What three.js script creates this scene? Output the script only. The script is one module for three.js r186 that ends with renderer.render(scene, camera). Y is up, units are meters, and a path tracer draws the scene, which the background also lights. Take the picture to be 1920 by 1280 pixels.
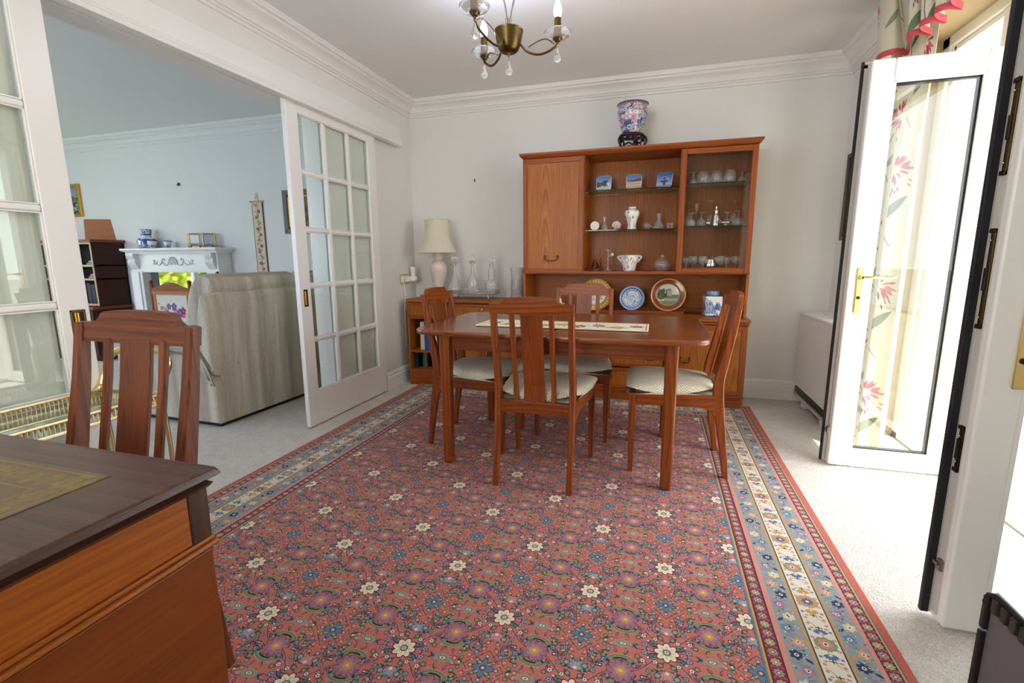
import * as THREE from 'three';
import { RoundedBoxGeometry } from 'three/addons/geometries/RoundedBoxGeometry.js';
import { mergeGeometries, mergeVertices, toCreasedNormals } from 'three/addons/utils/BufferGeometryUtils.js';
import { RectAreaLightUniformsLib } from 'three/addons/lights/RectAreaLightUniformsLib.js';

// ---------- camera, sky, sun, added and unseen window lights, exposure ----------
const scene = new THREE.Scene();
const camera = new THREE.PerspectiveCamera(71.175, 1920 / 1280, 0.05, 200);
camera.rotation.order = 'YXZ';
camera.position.set(2.13, 1.07, 3.975);
camera.rotation.set(-9.7965 * Math.PI / 180, 16.8884 * Math.PI / 180, -0.3679 * Math.PI / 180);
const renderer = new THREE.WebGLRenderer({ antialias: true });
renderer.toneMapping = THREE.LinearToneMapping;
renderer.toneMappingExposure = 1.32;
renderer.shadowMap.enabled = true;
scene.background = new THREE.Color(0.93, 0.97, 1.0);
scene.backgroundIntensity = 5.0;
const sun = new THREE.DirectionalLight(0xfff6ea, 15); sun.name = 'sun';
sun.position.set(3.4 + 2.35, 8.83, 1.8 + 4.07); sun.target.position.set(3.4, 0, 1.8); scene.add(sun, sun.target);
sun.castShadow = true; sun.shadow.radius = 2; Object.assign(sun.shadow.camera, { left: -9, right: 9, top: 9, bottom: -9, near: 0.5, far: 30 });
RectAreaLightUniformsLib.init();
function unseenWindowLight(name, w, h, pos, look, color, power) {
  const l = new THREE.RectAreaLight(color, power, w, h);
  l.name = name; l.position.set(...pos); l.lookAt(...look); scene.add(l);
}
unseenWindowLight('added_rear_fill', 1.1, 1.2, [0.85, 1.5, 5.36], [0.85, 1.5, 0], 0xfff8ee, 3.4);  // fill light added behind the camera to brighten the dining room
unseenWindowLight('unseen_sitting_room_window_light', 1.0, 1.3, [-3.3, 1.4, 5.36], [-3.3, 1.4, 0], 0xa6c4ff, 8.0);  // out of view, placed to light the fireplace wall and carpet bluish

// ---------- helpers ----------
const R3 = (d) => d * Math.PI / 180;
let seed = 20240;
const rnd = () => { seed = (seed + 0x6d2b79f5) | 0; let t = Math.imul(seed ^ (seed >>> 15), 1 | seed); t = (t + Math.imul(t ^ (t >>> 7), 61 | t)) ^ t; return ((t ^ (t >>> 14)) >>> 0) / 4294967296; };
const rr = (a, b) => a + (b - a) * rnd();
const taken = {};
function numbered(n) { const k = taken[n] = (taken[n] ?? -1) + 1; return k ? n + '_' + String(k).padStart(3, '0') : n; }
function shade(o) { o.traverse((c) => { if (c.isMesh) { c.castShadow = true; c.receiveShadow = true; } }); return o; }
function tag(o, label, category, group) { o.userData.label = label; o.userData.category = category; if (group) o.userData.group = group; return o; }
// a thing made of parts: a Group at its base
function thing(name, label, category, [x, y, z] = [0, 0, 0], turn = 0, group) {
  const g = new THREE.Group(); g.name = numbered(name); g.position.set(x, y, z); g.rotation.y = turn; scene.add(g);
  return tag(g, label, category, group);
}
function part(name, geo, mat, parent, label) {
  const m = new THREE.Mesh(Array.isArray(geo) ? join(geo) : geo, mat); m.name = name; parent.add(m);
  m.castShadow = m.receiveShadow = true;
  if (label) m.userData.label = label;
  return m;
}
// a thing that is one mesh
function solo(name, label, category, geo, mat, [x, y, z] = [0, 0, 0], turn = 0, group) {
  const m = part(numbered(name), geo, mat, scene); m.position.set(x, y, z); m.rotation.y = turn;
  return tag(m, label, category, group);
}
function struct(name, geo, mat, label, category) {
  const m = part(name, geo, mat, scene); m.userData.kind = 'structure'; if (label) tag(m, label, category); return m;
}
function structGroup(name, label, category, pos = [0, 0, 0], turn = 0) {
  const g = new THREE.Group(); g.name = name; g.position.set(...pos); g.rotation.y = turn; scene.add(g); g.userData.kind = 'structure'; return tag(g, label, category);
}
function copy(src, label, pos, turn = 0, scale = 1) {
  const c = src.clone(); c.name = numbered(src.name.replace(/_\d{3}$/, '')); scene.add(c);
  c.position.set(...pos); c.rotation.y = turn; c.scale.setScalar(scale); c.userData = { ...src.userData, label };
  return c;
}
function join(list) {
  const a = list.map((g) => { const n = g.index ? g.toNonIndexed() : g.clone(); for (const k of Object.keys(n.attributes)) if (!['position', 'normal', 'uv'].includes(k)) n.deleteAttribute(k); n.clearGroups?.(); return n; });
  return a.length === 1 ? a[0] : mergeGeometries(a);
}
// texture coordinates in metres; v runs along the grain axis (0 x, 1 y, 2 z)
function metric(geo, grain = 1, du = 0, dv = 0) {
  const g = geo.index ? geo.toNonIndexed() : geo, p = g.attributes.position.array, n = p.length / 3, uv = new Float32Array(n * 2);
  for (let t = 0; t < n; t += 3) {
    const q = t * 3, e = [0, 1, 2].map((k) => p[q + 3 + k] - p[q + k]), f = [0, 1, 2].map((k) => p[q + 6 + k] - p[q + k]);
    const nn = [Math.abs(e[1] * f[2] - e[2] * f[1]), Math.abs(e[2] * f[0] - e[0] * f[2]), Math.abs(e[0] * f[1] - e[1] * f[0])];
    const ax = nn[0] >= nn[1] && nn[0] >= nn[2] ? 0 : nn[1] >= nn[2] ? 1 : 2, rest = [0, 1, 2].filter((k) => k !== ax);
    let vA = rest.includes(grain) ? grain : rest[1], uA = rest.find((k) => k !== vA);
    for (let k = 0; k < 3; k++) { uv[(t + k) * 2] = p[q + k * 3 + uA] + du + ax * 0.31; uv[(t + k) * 2 + 1] = p[q + k * 3 + vA] + dv; }
  }
  g.setAttribute('uv', new THREE.BufferAttribute(uv, 2));
  return g;
}
// rounded box between two corners
function bx(x0, x1, y0, y1, z0, z1, { r = 0.003, grain, seg = 1 } = {}) {
  const w = Math.abs(x1 - x0), h = Math.abs(y1 - y0), d = Math.abs(z1 - z0), rad = Math.min(r, w * 0.49, h * 0.49, d * 0.49);
  const g = r > 0 ? new RoundedBoxGeometry(w, h, d, seg, rad) : new THREE.BoxGeometry(w, h, d);
  g.translate((x0 + x1) / 2, (y0 + y1) / 2, (z0 + z1) / 2);
  return metric(g, grain ?? (w >= h && w >= d ? 0 : h >= d ? 1 : 2), rr(0, 3), rr(0, 3));
}
function lathe(pts, seg = 32, at = [0, 0, 0]) { return new THREE.LatheGeometry(pts.map(([a, b]) => new THREE.Vector2(Math.max(a, 0.00001), b)), seg).translate(...at); }
function smoothPts(pts, n = 40) { const c = new THREE.CatmullRomCurve3(pts.map(([a, b]) => new THREE.Vector3(a, b, 0)), false, 'centripetal'); return c.getPoints(n).map((v) => [Math.max(v.x, 0), v.y]); }
function tube(pts, r, seg = 24, rad = 8, closed = false) { return new THREE.TubeGeometry(new THREE.CatmullRomCurve3(pts.map((p) => new THREE.Vector3(...p)), closed), seg, r, rad, closed); }
function rod(a, b, r, rad = 10, r2 = r) {
  const A = new THREE.Vector3(...a), B = new THREE.Vector3(...b), d = B.clone().sub(A);
  const g = new THREE.CylinderGeometry(r2, r, d.length(), rad); g.translate(0, d.length() / 2, 0);
  g.applyQuaternion(new THREE.Quaternion().setFromUnitVectors(new THREE.Vector3(0, 1, 0), d.normalize())); return g.translate(...a);
}
function ball(r, at, sy = 1, seg = 20) { return new THREE.SphereGeometry(r, seg, Math.round(seg * 0.7)).scale(1, sy, 1).translate(...at); }
function poly(pts) { const s = new THREE.Shape(); pts.forEach(([a, b], i) => i ? s.lineTo(a, b) : s.moveTo(a, b)); s.closePath(); return s; }
function roundRect(w, h, r, cx = 0, cy = 0) {
  const s = new THREE.Shape(), x = cx - w / 2, y = cy - h / 2;
  s.moveTo(x + r, y); s.lineTo(x + w - r, y); s.absarc(x + w - r, y + r, r, -Math.PI / 2, 0); s.lineTo(x + w, y + h - r); s.absarc(x + w - r, y + h - r, r, 0, Math.PI / 2);
  s.lineTo(x + r, y + h); s.absarc(x + r, y + h - r, r, Math.PI / 2, Math.PI); s.lineTo(x, y + r); s.absarc(x + r, y + r, r, Math.PI, Math.PI * 1.5); return s;
}
function extr(shape, depth, bevel = 0, seg = 2, curve = 8) {
  return new THREE.ExtrudeGeometry(shape, { depth: depth - 2 * bevel, bevelEnabled: bevel > 0, bevelThickness: bevel, bevelSize: bevel, bevelOffset: -bevel, bevelSegments: seg, curveSegments: curve }).translate(0, 0, bevel);
}
// planar texture coordinates 0..1 over two axes
function planar(geo, ua, va, u0, u1, v0, v1) {
  const g = geo.index ? geo.toNonIndexed() : geo, p = g.attributes.position.array, n = p.length / 3, uv = new Float32Array(n * 2);
  for (let i = 0; i < n; i++) { uv[i * 2] = (p[i * 3 + ua] - u0) / (u1 - u0); uv[i * 2 + 1] = (p[i * 3 + va] - v0) / (v1 - v0); }
  g.setAttribute('uv', new THREE.BufferAttribute(uv, 2)); return g;
}
// moulding: profile [out, y] swept along one wall between mitred corners
// axis 'x': runs along x at z = base, out is +z*sign; axis 'z': runs along z at x = base, out is +x*sign. m0, m1: 1 inner mitre, -1 outer, 0 square
function moulding(profile, axis, base, sign, a, b, m0 = 1, m1 = 1) {
  const pos = [], P = (t, [o, y]) => axis === 'x' ? [t, y, base + sign * o] : [base + sign * o, y, t];
  const n = profile.length, tri = (A, B, C) => pos.push(...A, ...B, ...C);
  for (let i = 0; i < n; i++) {
    const p = profile[i], q = profile[(i + 1) % n];
    const p0 = P(a + m0 * p[0], p), q0 = P(a + m0 * q[0], q), p1 = P(b - m1 * p[0], p), q1 = P(b - m1 * q[0], q);
    tri(p0, q0, q1); tri(p0, q1, p1);
  }
  const tris = THREE.ShapeUtils.triangulateShape(profile.map(([o, y]) => new THREE.Vector2(o, y)), []);
  for (const [i, j, k] of tris) { tri(P(a + m0 * profile[i][0], profile[i]), P(a + m0 * profile[j][0], profile[j]), P(a + m0 * profile[k][0], profile[k])); tri(P(b - m1 * profile[i][0], profile[i]), P(b - m1 * profile[k][0], profile[k]), P(b - m1 * profile[j][0], profile[j])); }
  const g = new THREE.BufferGeometry(); g.setAttribute('position', new THREE.Float32BufferAttribute(pos, 3)); g.computeVertexNormals();
  return metric(g, axis === 'x' ? 0 : 2);
}
// ---------- computed textures ----------
function canvas(w, h) { const c = document.createElement('canvas'); c.width = w; c.height = h; return [c, c.getContext('2d')]; }
function texOf(c, sw, sh, srgb = true) {
  const t = new THREE.CanvasTexture(c); if (srgb) t.colorSpace = THREE.SRGBColorSpace;
  t.wrapS = t.wrapT = THREE.RepeatWrapping; t.magFilter = THREE.LinearFilter; if (sw) t.repeat.set(1 / sw, 1 / sh); return t;
}
const hash = (x, y, s) => { let h = Math.imul(x, 374761393) ^ Math.imul(y, 668265263) ^ Math.imul(s, 1274126177); h = Math.imul(h ^ (h >>> 13), 1274126177); return ((h ^ (h >>> 16)) >>> 0) / 4294967296; };
function vnoise(x, y, px, py, s) { // tiling value noise, period px, py cells
  const ix = Math.floor(x), iy = Math.floor(y), fx = x - ix, fy = y - iy, u = fx * fx * (3 - 2 * fx), v = fy * fy * (3 - 2 * fy), m = (a, p) => ((a % p) + p) % p;
  const a = hash(m(ix, px), m(iy, py), s), b = hash(m(ix + 1, px), m(iy, py), s), c = hash(m(ix, px), m(iy + 1, py), s), d = hash(m(ix + 1, px), m(iy + 1, py), s);
  return (a * (1 - u) + b * u) * (1 - v) + (c * (1 - u) + d * u) * v;
}
const mixc = (a, b, t) => [0, 1, 2].map((k) => a[k] + (b[k] - a[k]) * t), hex = (h) => [(h >> 16) & 255, (h >> 8) & 255, h & 255];
function pixelTex(w, h, sw, sh, fn, srgb = true) {
  const [c, x] = canvas(w, h), im = x.createImageData(w, h);
  for (let j = 0; j < h; j++) for (let i = 0; i < w; i++) { const q = fn(i / w, j / h); im.data.set([q[0], q[1], q[2], 255], (j * w + i) * 4); }
  x.putImageData(im, 0, 0); return texOf(c, sw, sh, srgb);
}
// wood: dark and light tone, ring count across, how strongly the grain arches into cathedrals
function wood(s, dark, light, { rings = 26, arch = 0, pores = 0.5, w = 384, h = 768, sw = 0.5, sh = 1.0, contrast = 1 } = {}) {
  const D = hex(dark), L = hex(light);
  return pixelTex(w, h, sw, sh, (u, v) => {
    const wob = (vnoise(u * 3, v * 2, 3, 2, s) - 0.5) * 0.12 + (vnoise(u * 8, v * 5, 8, 5, s + 1) - 0.5) * 0.03;
    let t;
    if (arch) { const q = u * 2, c = q % 1 - 0.5 + 0.05 * (q > 1 ? 1 : -1); t = Math.abs(c) < 0.34 ? arch * (c * c * 12 - v * 1) + wob * 7 : arch * (0.34 * 0.34 * 12 - v) + wob * 7 + (Math.abs(c) - 0.34) * 26; } else t = u * rings + wob * rings * 0.7;
    const ring = t - Math.floor(t), band = Math.pow(ring, 2.2) * (1 - Math.pow(ring, 14));
    const fib = vnoise(u * 170, v * 7, 170, 7, s + 2), por = vnoise(u * 260, v * 26, 260, 26, s + 3), big = vnoise(u * 4, v * 2, 4, 2, s + 4);
    let m = 0.78 - contrast * (0.5 * band) + (fib - 0.5) * 0.35 + (big - 0.5) * 0.3;
    if (por > 0.78) m -= pores * (por - 0.78) * 2.4;
    return mixc(D, L, Math.min(1.15, Math.max(-0.1, m)));
  });
}
function image(w, h, draw) { const [c, x] = canvas(w, h); draw(x, w, h); const t = texOf(c); t.wrapS = t.wrapT = THREE.ClampToEdgeWrapping; return t; }
const std = (o) => new THREE.MeshStandardMaterial(o), phy = (o) => new THREE.MeshPhysicalMaterial(o);
const rgb = (r, g, b) => `rgb(${r | 0},${g | 0},${b | 0})`;
// ---------- materials ----------
const grainBump = pixelTex(256, 512, 0.25, 0.5, (u, v) => { const f = vnoise(u * 110, v * 9, 110, 9, 5), p = vnoise(u * 128, v * 20, 128, 20, 6); const g = 150 + 60 * (f - 0.5) - (p > 0.75 ? 70 : 0); return [g, g, g]; }, false);
const plasterBump = pixelTex(256, 256, 0.8, 0.8, (u, v) => { const g = 128 + 60 * (vnoise(u * 60, v * 60, 60, 60, 8) - 0.5) + 60 * (vnoise(u * 12, v * 12, 12, 12, 9) - 0.5); return [g, g, g]; }, false);
const M = {
  wall: std({ color: 0xe9e8e2, roughness: 0.92, bumpMap: plasterBump, bumpScale: 0.0006 }),
  ceiling: std({ color: 0xecebea, roughness: 0.95, bumpMap: plasterBump, bumpScale: 0.0006 }),
  gloss: phy({ color: 0xf0eeea, roughness: 0.38, clearcoat: 0.25, clearcoatRoughness: 0.25, bumpMap: plasterBump, bumpScale: 0.0002 }),
  cove: std({ color: 0xeceae6, roughness: 0.7 }),
  tan: std({ color: 0xb39f7c, roughness: 0.8, bumpMap: plasterBump, bumpScale: 0.0006 }),
  upvc: phy({ color: 0xeceae6, roughness: 0.28, clearcoat: 0.3, clearcoatRoughness: 0.15 }),
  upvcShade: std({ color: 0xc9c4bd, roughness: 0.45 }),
  seal: std({ color: 0x17161b, roughness: 0.7 }),
  glass: phy({ color: 0xfafdfb, roughness: 0.0, transmission: 1, thickness: 0, ior: 1.5 }),
  oldGlass: phy({ color: 0xf8fbf8, roughness: 0.0, transmission: 1, thickness: 0, ior: 1.5 }),
  shelfGlass: phy({ color: 0x9fc4b0, roughness: 0.02, transmission: 1, thickness: 0.01, ior: 1.5 }),
  crystal: phy({ color: 0xffffff, roughness: 0.02, transmission: 0.86, thickness: 0.02, ior: 1.52 }),
  thinGlass: phy({ color: 0xf6f8f8, roughness: 0.04, transmission: 0.88, thickness: 0, ior: 1.75 }),
  amberGlass: phy({ color: 0xd9a25a, roughness: 0.05, transmission: 0.8, thickness: 0, ior: 1.6 }),
  brass: std({ color: 0xc79a45, roughness: 0.25, metalness: 1 }),
  paleBrass: std({ color: 0xe6c987, roughness: 0.22, metalness: 1 }),
  bronze: std({ color: 0x64512f, roughness: 0.33, metalness: 1 }),
  silver: std({ color: 0xd9d4cb, roughness: 0.18, metalness: 1 }),
  steel: std({ color: 0x8a837a, roughness: 0.35, metalness: 1 }),
  darkMetal: std({ color: 0x26231f, roughness: 0.45, metalness: 0.6 }),
  black: std({ color: 0x121114, roughness: 0.5 }),
  white: std({ color: 0xf2f1ee, roughness: 0.35 }),
};
const W = (t, rough = 0.42, coat = 0.25, spec = 0.6) => phy({ map: t, roughness: rough, clearcoat: coat * 0.5, clearcoatRoughness: 0.25, specularIntensity: spec, bumpMap: grainBump, bumpScale: 0.0003 });
M.teak = W(wood(11, 0x70360e, 0xb86c26, { rings: 34 }));
M.teakPanel = W(wood(12, 0x74360a, 0xbf7428, { arch: 5, contrast: 1.05, w: 512, h: 1024, sw: 0.62, sh: 1.0 }));
M.teakFrame = W(wood(13, 0x6c2c0a, 0xa6551c, { rings: 22 }));
M.teakDark = W(wood(14, 0x58260c, 0x904a1c, { rings: 40 }));
M.chair = W(wood(15, 0x56230a, 0xa6561e, { rings: 20 }), 0.4, 0.3);
M.chairPanel = W(wood(16, 0x4e1e08, 0x9c4d18, { arch: 4, sw: 0.22, sh: 0.7 }), 0.4, 0.3);
M.table = W(wood(17, 0x5e2a10, 0x9c5222, { arch: 6, sw: 0.9, sh: 1.2, w: 512, h: 768 }), 0.22, 1.0, 1.0);
M.deskChair = W(wood(18, 0x3e1b0e, 0x824729, { rings: 20 }), 0.42, 0.25);
M.deskChairPanel = W(wood(19, 0x3a1a0d, 0x7e4429, { arch: 4, sw: 0.2, sh: 0.5 }), 0.42, 0.25);
M.deskTop = W(wood(20, 0x2f1a14, 0x5e3c2e, { rings: 14 }), 0.32, 0.5);
M.deskSide = W(wood(21, 0x7c390e, 0xb8681e, { arch: 2, sw: 0.5, sh: 0.8, contrast: 0.8 }), 0.34, 0.45);
M.deskLow = W(wood(22, 0x662c0b, 0x8c4412, { rings: 5, contrast: 0.45 }), 0.34, 0.45);
M.bookcase = W(wood(23, 0x2c120a, 0x46210f, { rings: 18 }), 0.5, 0.15);
M.bookcaseTop = W(wood(24, 0x6a2e16, 0x96502c, { rings: 18 }), 0.45, 0.2);
M.paleEdge = W(wood(25, 0xb99672, 0xd9bd98, { rings: 12 }), 0.5, 0.1);
M.board = W(wood(26, 0x9c5a30, 0xbd7646, { rings: 8, contrast: 0.4 }), 0.5, 0.1);
M.blackwood = W(wood(27, 0x160d0b, 0x2c1b17, { rings: 20 }), 0.3, 0.5);
M.carpet = std({ map: pixelTex(512, 512, 0.5, 0.5, (u, v) => { const n = vnoise(u * 170, v * 170, 170, 170, 30), m = vnoise(u * 12, v * 12, 12, 12, 31), k = 0.93 + 0.16 * (n - 0.5) + 0.05 * (m - 0.5); return [232 * k, 225 * k, 216 * k]; }), roughness: 1, bumpMap: pixelTex(256, 256, 0.25, 0.25, (u, v) => { const g = 255 * vnoise(u * 90, v * 90, 90, 90, 33); return [g, g, g]; }, false), bumpScale: 0.003 });
M.seat = std({ map: pixelTex(256, 256, 0.11, 0.11, (u, v) => { const a = Math.abs(((u * 8 + Math.abs((v * 8) % 2 - 1)) % 1) - 0.5) * 2, n = vnoise(u * 64, v * 64, 64, 64, 35); return mixc([186, 178, 142], [248, 243, 228], Math.min(1, 0.25 + 0.7 * a + 0.3 * (n - 0.5))); }), roughness: 0.95, bumpMap: pixelTex(128, 128, 0.11, 0.11, (u, v) => { const a = 255 * Math.abs(((u * 8 + Math.abs((v * 8) % 2 - 1)) % 1) - 0.5) * 2; return [a, a, a]; }, false), bumpScale: 0.0018 });
M.sofa = phy({ map: pixelTex(512, 512, 0.9, 0.9, (u, v) => {
  const b = vnoise(u * 14, v * 1, 14, 1, 40) * 0.55 + vnoise(u * 48, v * 3, 48, 3, 41) * 0.3 + vnoise(u * 180, v * 60, 180, 60, 42) * 0.15;
  return mixc([178, 166, 145], [232, 223, 204], Math.min(1, Math.max(0, (b - 0.5) * 1.5 + 0.5)));
}), roughness: 0.95, sheen: 0.2, sheenColor: new THREE.Color(0xd8cbb4), sheenRoughness: 0.6, bumpMap: pixelTex(256, 256, 0.1, 0.1, (u, v) => { const g = 255 * vnoise(u * 90, v * 90, 90, 90, 43); return [g, g, g]; }, false), bumpScale: 0.0008 });
// florals
function petals(x, cx, cy, r, n, col, inner = 0.25, w = 0.9) { x.fillStyle = col; for (let i = 0; i < n; i++) { x.save(); x.translate(cx, cy); x.rotate(i * 2 * Math.PI / n); x.beginPath(); x.ellipse(0, -r * (0.5 + inner / 2), r * w * Math.PI / n * 0.75, r * (0.5 - inner / 2 + 0.08), 0, 0, 7); x.fill(); x.restore(); } }
function dot(x, cx, cy, r, col, ry = r, a = 0) { x.fillStyle = col; x.beginPath(); x.ellipse(cx, cy, r, ry, a, 0, 7); x.fill(); }
function leaf(x, cx, cy, len, wid, a, col) { x.save(); x.translate(cx, cy); x.rotate(a); x.fillStyle = col; x.beginPath(); x.moveTo(0, 0); x.quadraticCurveTo(len * 0.5, -wid, len, 0); x.quadraticCurveTo(len * 0.5, wid * 0.6, 0, 0); x.fill(); x.restore(); }
function stroke(x, pts, w, col) { x.strokeStyle = col; x.lineWidth = w; x.lineCap = 'round'; x.beginPath(); x.moveTo(...pts[0]); if (pts.length === 3) x.quadraticCurveTo(...pts[1], ...pts[2]); else if (pts.length === 4) x.bezierCurveTo(...pts[1], ...pts[2], ...pts[3]); else x.lineTo(...pts[1]); x.stroke(); }
function bloom(x, cx, cy, r, col, pale) {
  for (let i = 0; i < 26; i++) { const a = R3(200) + rr(-1.5, 4.6), d = rr(0.25, 1) * r; leaf(x, cx + Math.cos(a) * d * 0.5, cy + Math.sin(a) * d * 0.4 - r * 0.15, r * rr(0.35, 0.6), r * 0.16, a, rnd() < 0.35 ? pale : col); }
  for (let i = 0; i < 9; i++) { const a = rr(0.2, 2.9); leaf(x, cx + Math.cos(a) * r * rr(0.8, 1.05), cy + Math.sin(a) * r * rr(0.6, 1), r * 0.3, r * 0.09, a, i % 3 ? col : '#7d5a62'); }
}
function curtainTex() {
  const [c, x] = canvas(768, 1024); x.fillStyle = '#ded7c2'; x.fillRect(0, 0, 768, 1024);
  for (const [cx, cy] of [[130, 190], [386, 446], [130, 702], [386, 958], [386, -66], [642, 190], [642, 702], [898, 446], [-126 + 256, 1214]]) {
    stroke(x, [[cx - 20, cy + 60], [cx - 70, cy + 190], [cx + 30, cy + 330]], 5, '#76856a'); leaf(x, cx - 30, cy + 215, 150, 46, -0.85, '#6f8266'); leaf(x, cx - 10, cy + 270, 120, 34, 2.4, '#8b9a7c');
    bloom(x, cx, cy, 84, '#b4304a', '#c9606f');
  }
  return texOf(c, 0.84, 1.12);
}
M.curtain = phy({ map: curtainTex(), roughness: 0.95, transmission: 0.15, thickness: 0, side: THREE.DoubleSide });
M.swag = std({ map: M.curtain.map, roughness: 0.95, side: THREE.DoubleSide });
M.pinkTrim = std({ color: 0xc9505c, roughness: 0.85, side: THREE.DoubleSide });
M.lampShade = phy({ color: 0xf1ead2, roughness: 0.95, transmission: 0.25, thickness: 0, side: THREE.DoubleSide });
M.blushCeramic = phy({ color: 0xe3d2c6, roughness: 0.3, clearcoat: 0.5, clearcoatRoughness: 0.1 });
M.leather = std({ map: image(1024, 512, (x, w, h) => {
  x.fillStyle = '#6d5a40'; x.fillRect(0, 0, w, h); for (let i = 0; i < 26000; i++) { x.fillStyle = `rgba(${rnd() < 0.5 ? '40,28,18' : '140,122,90'},0.13)`; x.fillRect(rnd() * w, rnd() * h, 3, 2); }
  x.strokeStyle = '#8f7434'; x.lineWidth = 2; x.strokeRect(8, 8, w - 16, h - 16); x.strokeRect(52, 52, w - 104, h - 104);
  const orn = (px, py) => { for (let k = 0; k < 5; k++) { dot(x, px + rr(-12, 12), py + rr(-12, 12), rr(2, 5), rnd() < 0.5 ? 'rgba(160,132,66,0.45)' : 'rgba(122,98,48,0.45)'); } petals(x, px, py, 15, 5, 'rgba(142,118,64,0.35)'); };
  for (let i = 30; i < w; i += 30) { orn(i, 30); orn(i, h - 30); } for (let i = 30; i < h; i += 30) { orn(30, i); orn(w - 30, i); }
}), roughness: 0.5 });
// ---------- room shell ----------
const H = 2.4, XR = 3.33, XO = 3.63, ZR = 5.4, XL = -5.0, WT = 0.12;
const hole = (outer, holes) => { const s = poly(outer); for (const h of holes) s.holes.push(new THREE.Path(h.map((p) => new THREE.Vector2(...p)))); return s; };
const rect = (a, b, c, d) => [[a, c], [b, c], [b, d], [a, d]];
const wallX = (x0, x1, shape) => metric(extr(shape, x1 - x0).rotateY(-Math.PI / 2).translate(x1, 0, 0)); // shape in (z, y)
const wallZ = (z0, z1, shape) => metric(extr(shape, z1 - z0).translate(0, 0, z0)); // shape in (x, y)
struct('floor', bx(XL - 0.2, XO, -0.2, 0, -0.2, ZR + 0.2, { r: 0 }), M.carpet, 'pale beige fitted carpet running through both rooms', 'carpet');
struct('ceiling', bx(XL - 0.2, XO, H, H + 0.2, -0.2, ZR + 0.2, { r: 0 }), M.ceiling, 'plain pale ceiling over both rooms', 'ceiling');
struct('wall_back', bx(-WT, XO, 0, H, -0.2, 0, { r: 0 }), M.wall, 'off white wall behind the wooden display cabinet', 'wall');
struct('wall_living', bx(XL - 0.2, -WT, 0, H, -0.2, 0, { r: 0 }), M.wall, 'off white wall behind the white fireplace', 'wall');
struct('wall_left', wallX(-WT, 0, hole(rect(0, ZR, -0.1, H), [rect(1.21, 2.8, -0.05, 2.0)])), M.wall, 'off white wall holding the sliding glazed doors', 'wall');
struct('wall_right', wallX(XR, XO, hole(rect(0, ZR, -0.1, H), [rect(0.66, 2.54, -0.05, 2.2)])), M.wall, 'off white wall around the open patio doors', 'wall');
struct('wall_rear', wallZ(ZR, ZR + 0.2, hole(rect(XL, XO, 0, H), [rect(-3.85, -2.75, 0.7, 2.1), rect(0.25, 1.45, 0.85, 2.15)])), M.wall, 'off white wall opposite the display cabinet', 'wall');  // openings for the unseen sitting room window and the added fill window
struct('wall_far_left', wallX(XL - 0.2, XL, hole(rect(-0.2, ZR + 0.2, 0, H), [rect(1.05, 3.35, 0.55, 2.05)])), M.wall, 'off white wall with the picture window of the sitting room', 'wall');
// picture window, unseen sitting room window, and added window for fill light
function plainWindow(name, label, axis, a0, a1, y0, y1, at) {
  const g = structGroup(name, label, 'window'), B = (p0, p1, q0, q1) => axis === 'x' ? bx(at - 0.04, at + 0.03, q0, q1, p0, p1) : bx(p0, p1, q0, q1, at - 0.03, at + 0.04);
  part('frame', [B(a0, a1, y0, y0 + 0.07), B(a0, a1, y1 - 0.07, y1), B(a0, a0 + 0.07, y0, y1), B(a1 - 0.07, a1, y0, y1), B((a0 + a1) / 2 - 0.035, (a0 + a1) / 2 + 0.035, y0, y1)], M.upvc, g);
  for (const [p, q] of [[a0 + 0.07, (a0 + a1) / 2 - 0.035], [(a0 + a1) / 2 + 0.035, a1 - 0.07]]) part('pane', axis === 'x' ? new THREE.PlaneGeometry(q - p, y1 - y0 - 0.14).rotateY(Math.PI / 2).translate(at, (y0 + y1) / 2, (p + q) / 2) : new THREE.PlaneGeometry(q - p, y1 - y0 - 0.14).translate((p + q) / 2, (y0 + y1) / 2, at), M.glass, g);
}
plainWindow('window_1', 'white framed picture window of the sitting room', 'x', 1.05, 3.35, 0.55, 2.05, XL - 0.12);
plainWindow('window_2', 'unseen white framed window placed to light the sitting room', 'z', -3.85, -2.75, 0.7, 2.1, ZR + 0.12);
plainWindow('window_3', 'added white framed window for fill light behind the writing desk', 'z', 0.25, 1.45, 0.85, 2.15, ZR + 0.12);
// cornice and skirting
const COR = [[0, H], [0.112, H], [0.112, H - 0.01], [0.106, H - 0.016], [0.106, H - 0.026], [0.088, H - 0.03], [0.088, H - 0.04], [0.078, H - 0.046], [0.064, H - 0.052], [0.05, H - 0.062], [0.04, H - 0.074], [0.035, H - 0.086], [0.035, H - 0.092], [0.024, H - 0.094], [0.024, H - 0.104], [0.012, H - 0.108], [0.012, H - 0.122], [0, H - 0.124]];
const cornice = (n, label, ...a) => struct(n, moulding(COR, ...a), M.cove, label, 'cornice');
cornice('trim_1', 'white moulded cornice above the wooden display cabinet', 'x', 0, 1, 0, XR);
cornice('trim_2', 'white moulded cornice above the sliding glazed doors', 'z', 0, 1, 0, ZR);
cornice('trim_3', 'white moulded cornice above the patio doors and curtain', 'z', XR, -1, 0, ZR);
cornice('trim_4', 'white moulded cornice above the sitting room fireplace', 'x', 0, 1, XL, -WT);
cornice('trim_5', 'white moulded cornice on the far side of the sitting room', 'z', XL, 1, 0, ZR);
cornice('trim_6', 'white moulded cornice along the rear wall', 'x', ZR, -1, 0, XR);
const SK = [[0, 0], [0.02, 0], [0.02, 0.105], [0.014, 0.115], [0.017, 0.125], [0.012, 0.14], [0.004, 0.15], [0, 0.15]];
const skirt = (n, label, ...a) => struct(n, moulding(SK, ...a), M.gloss, label, 'skirting board');
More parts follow.
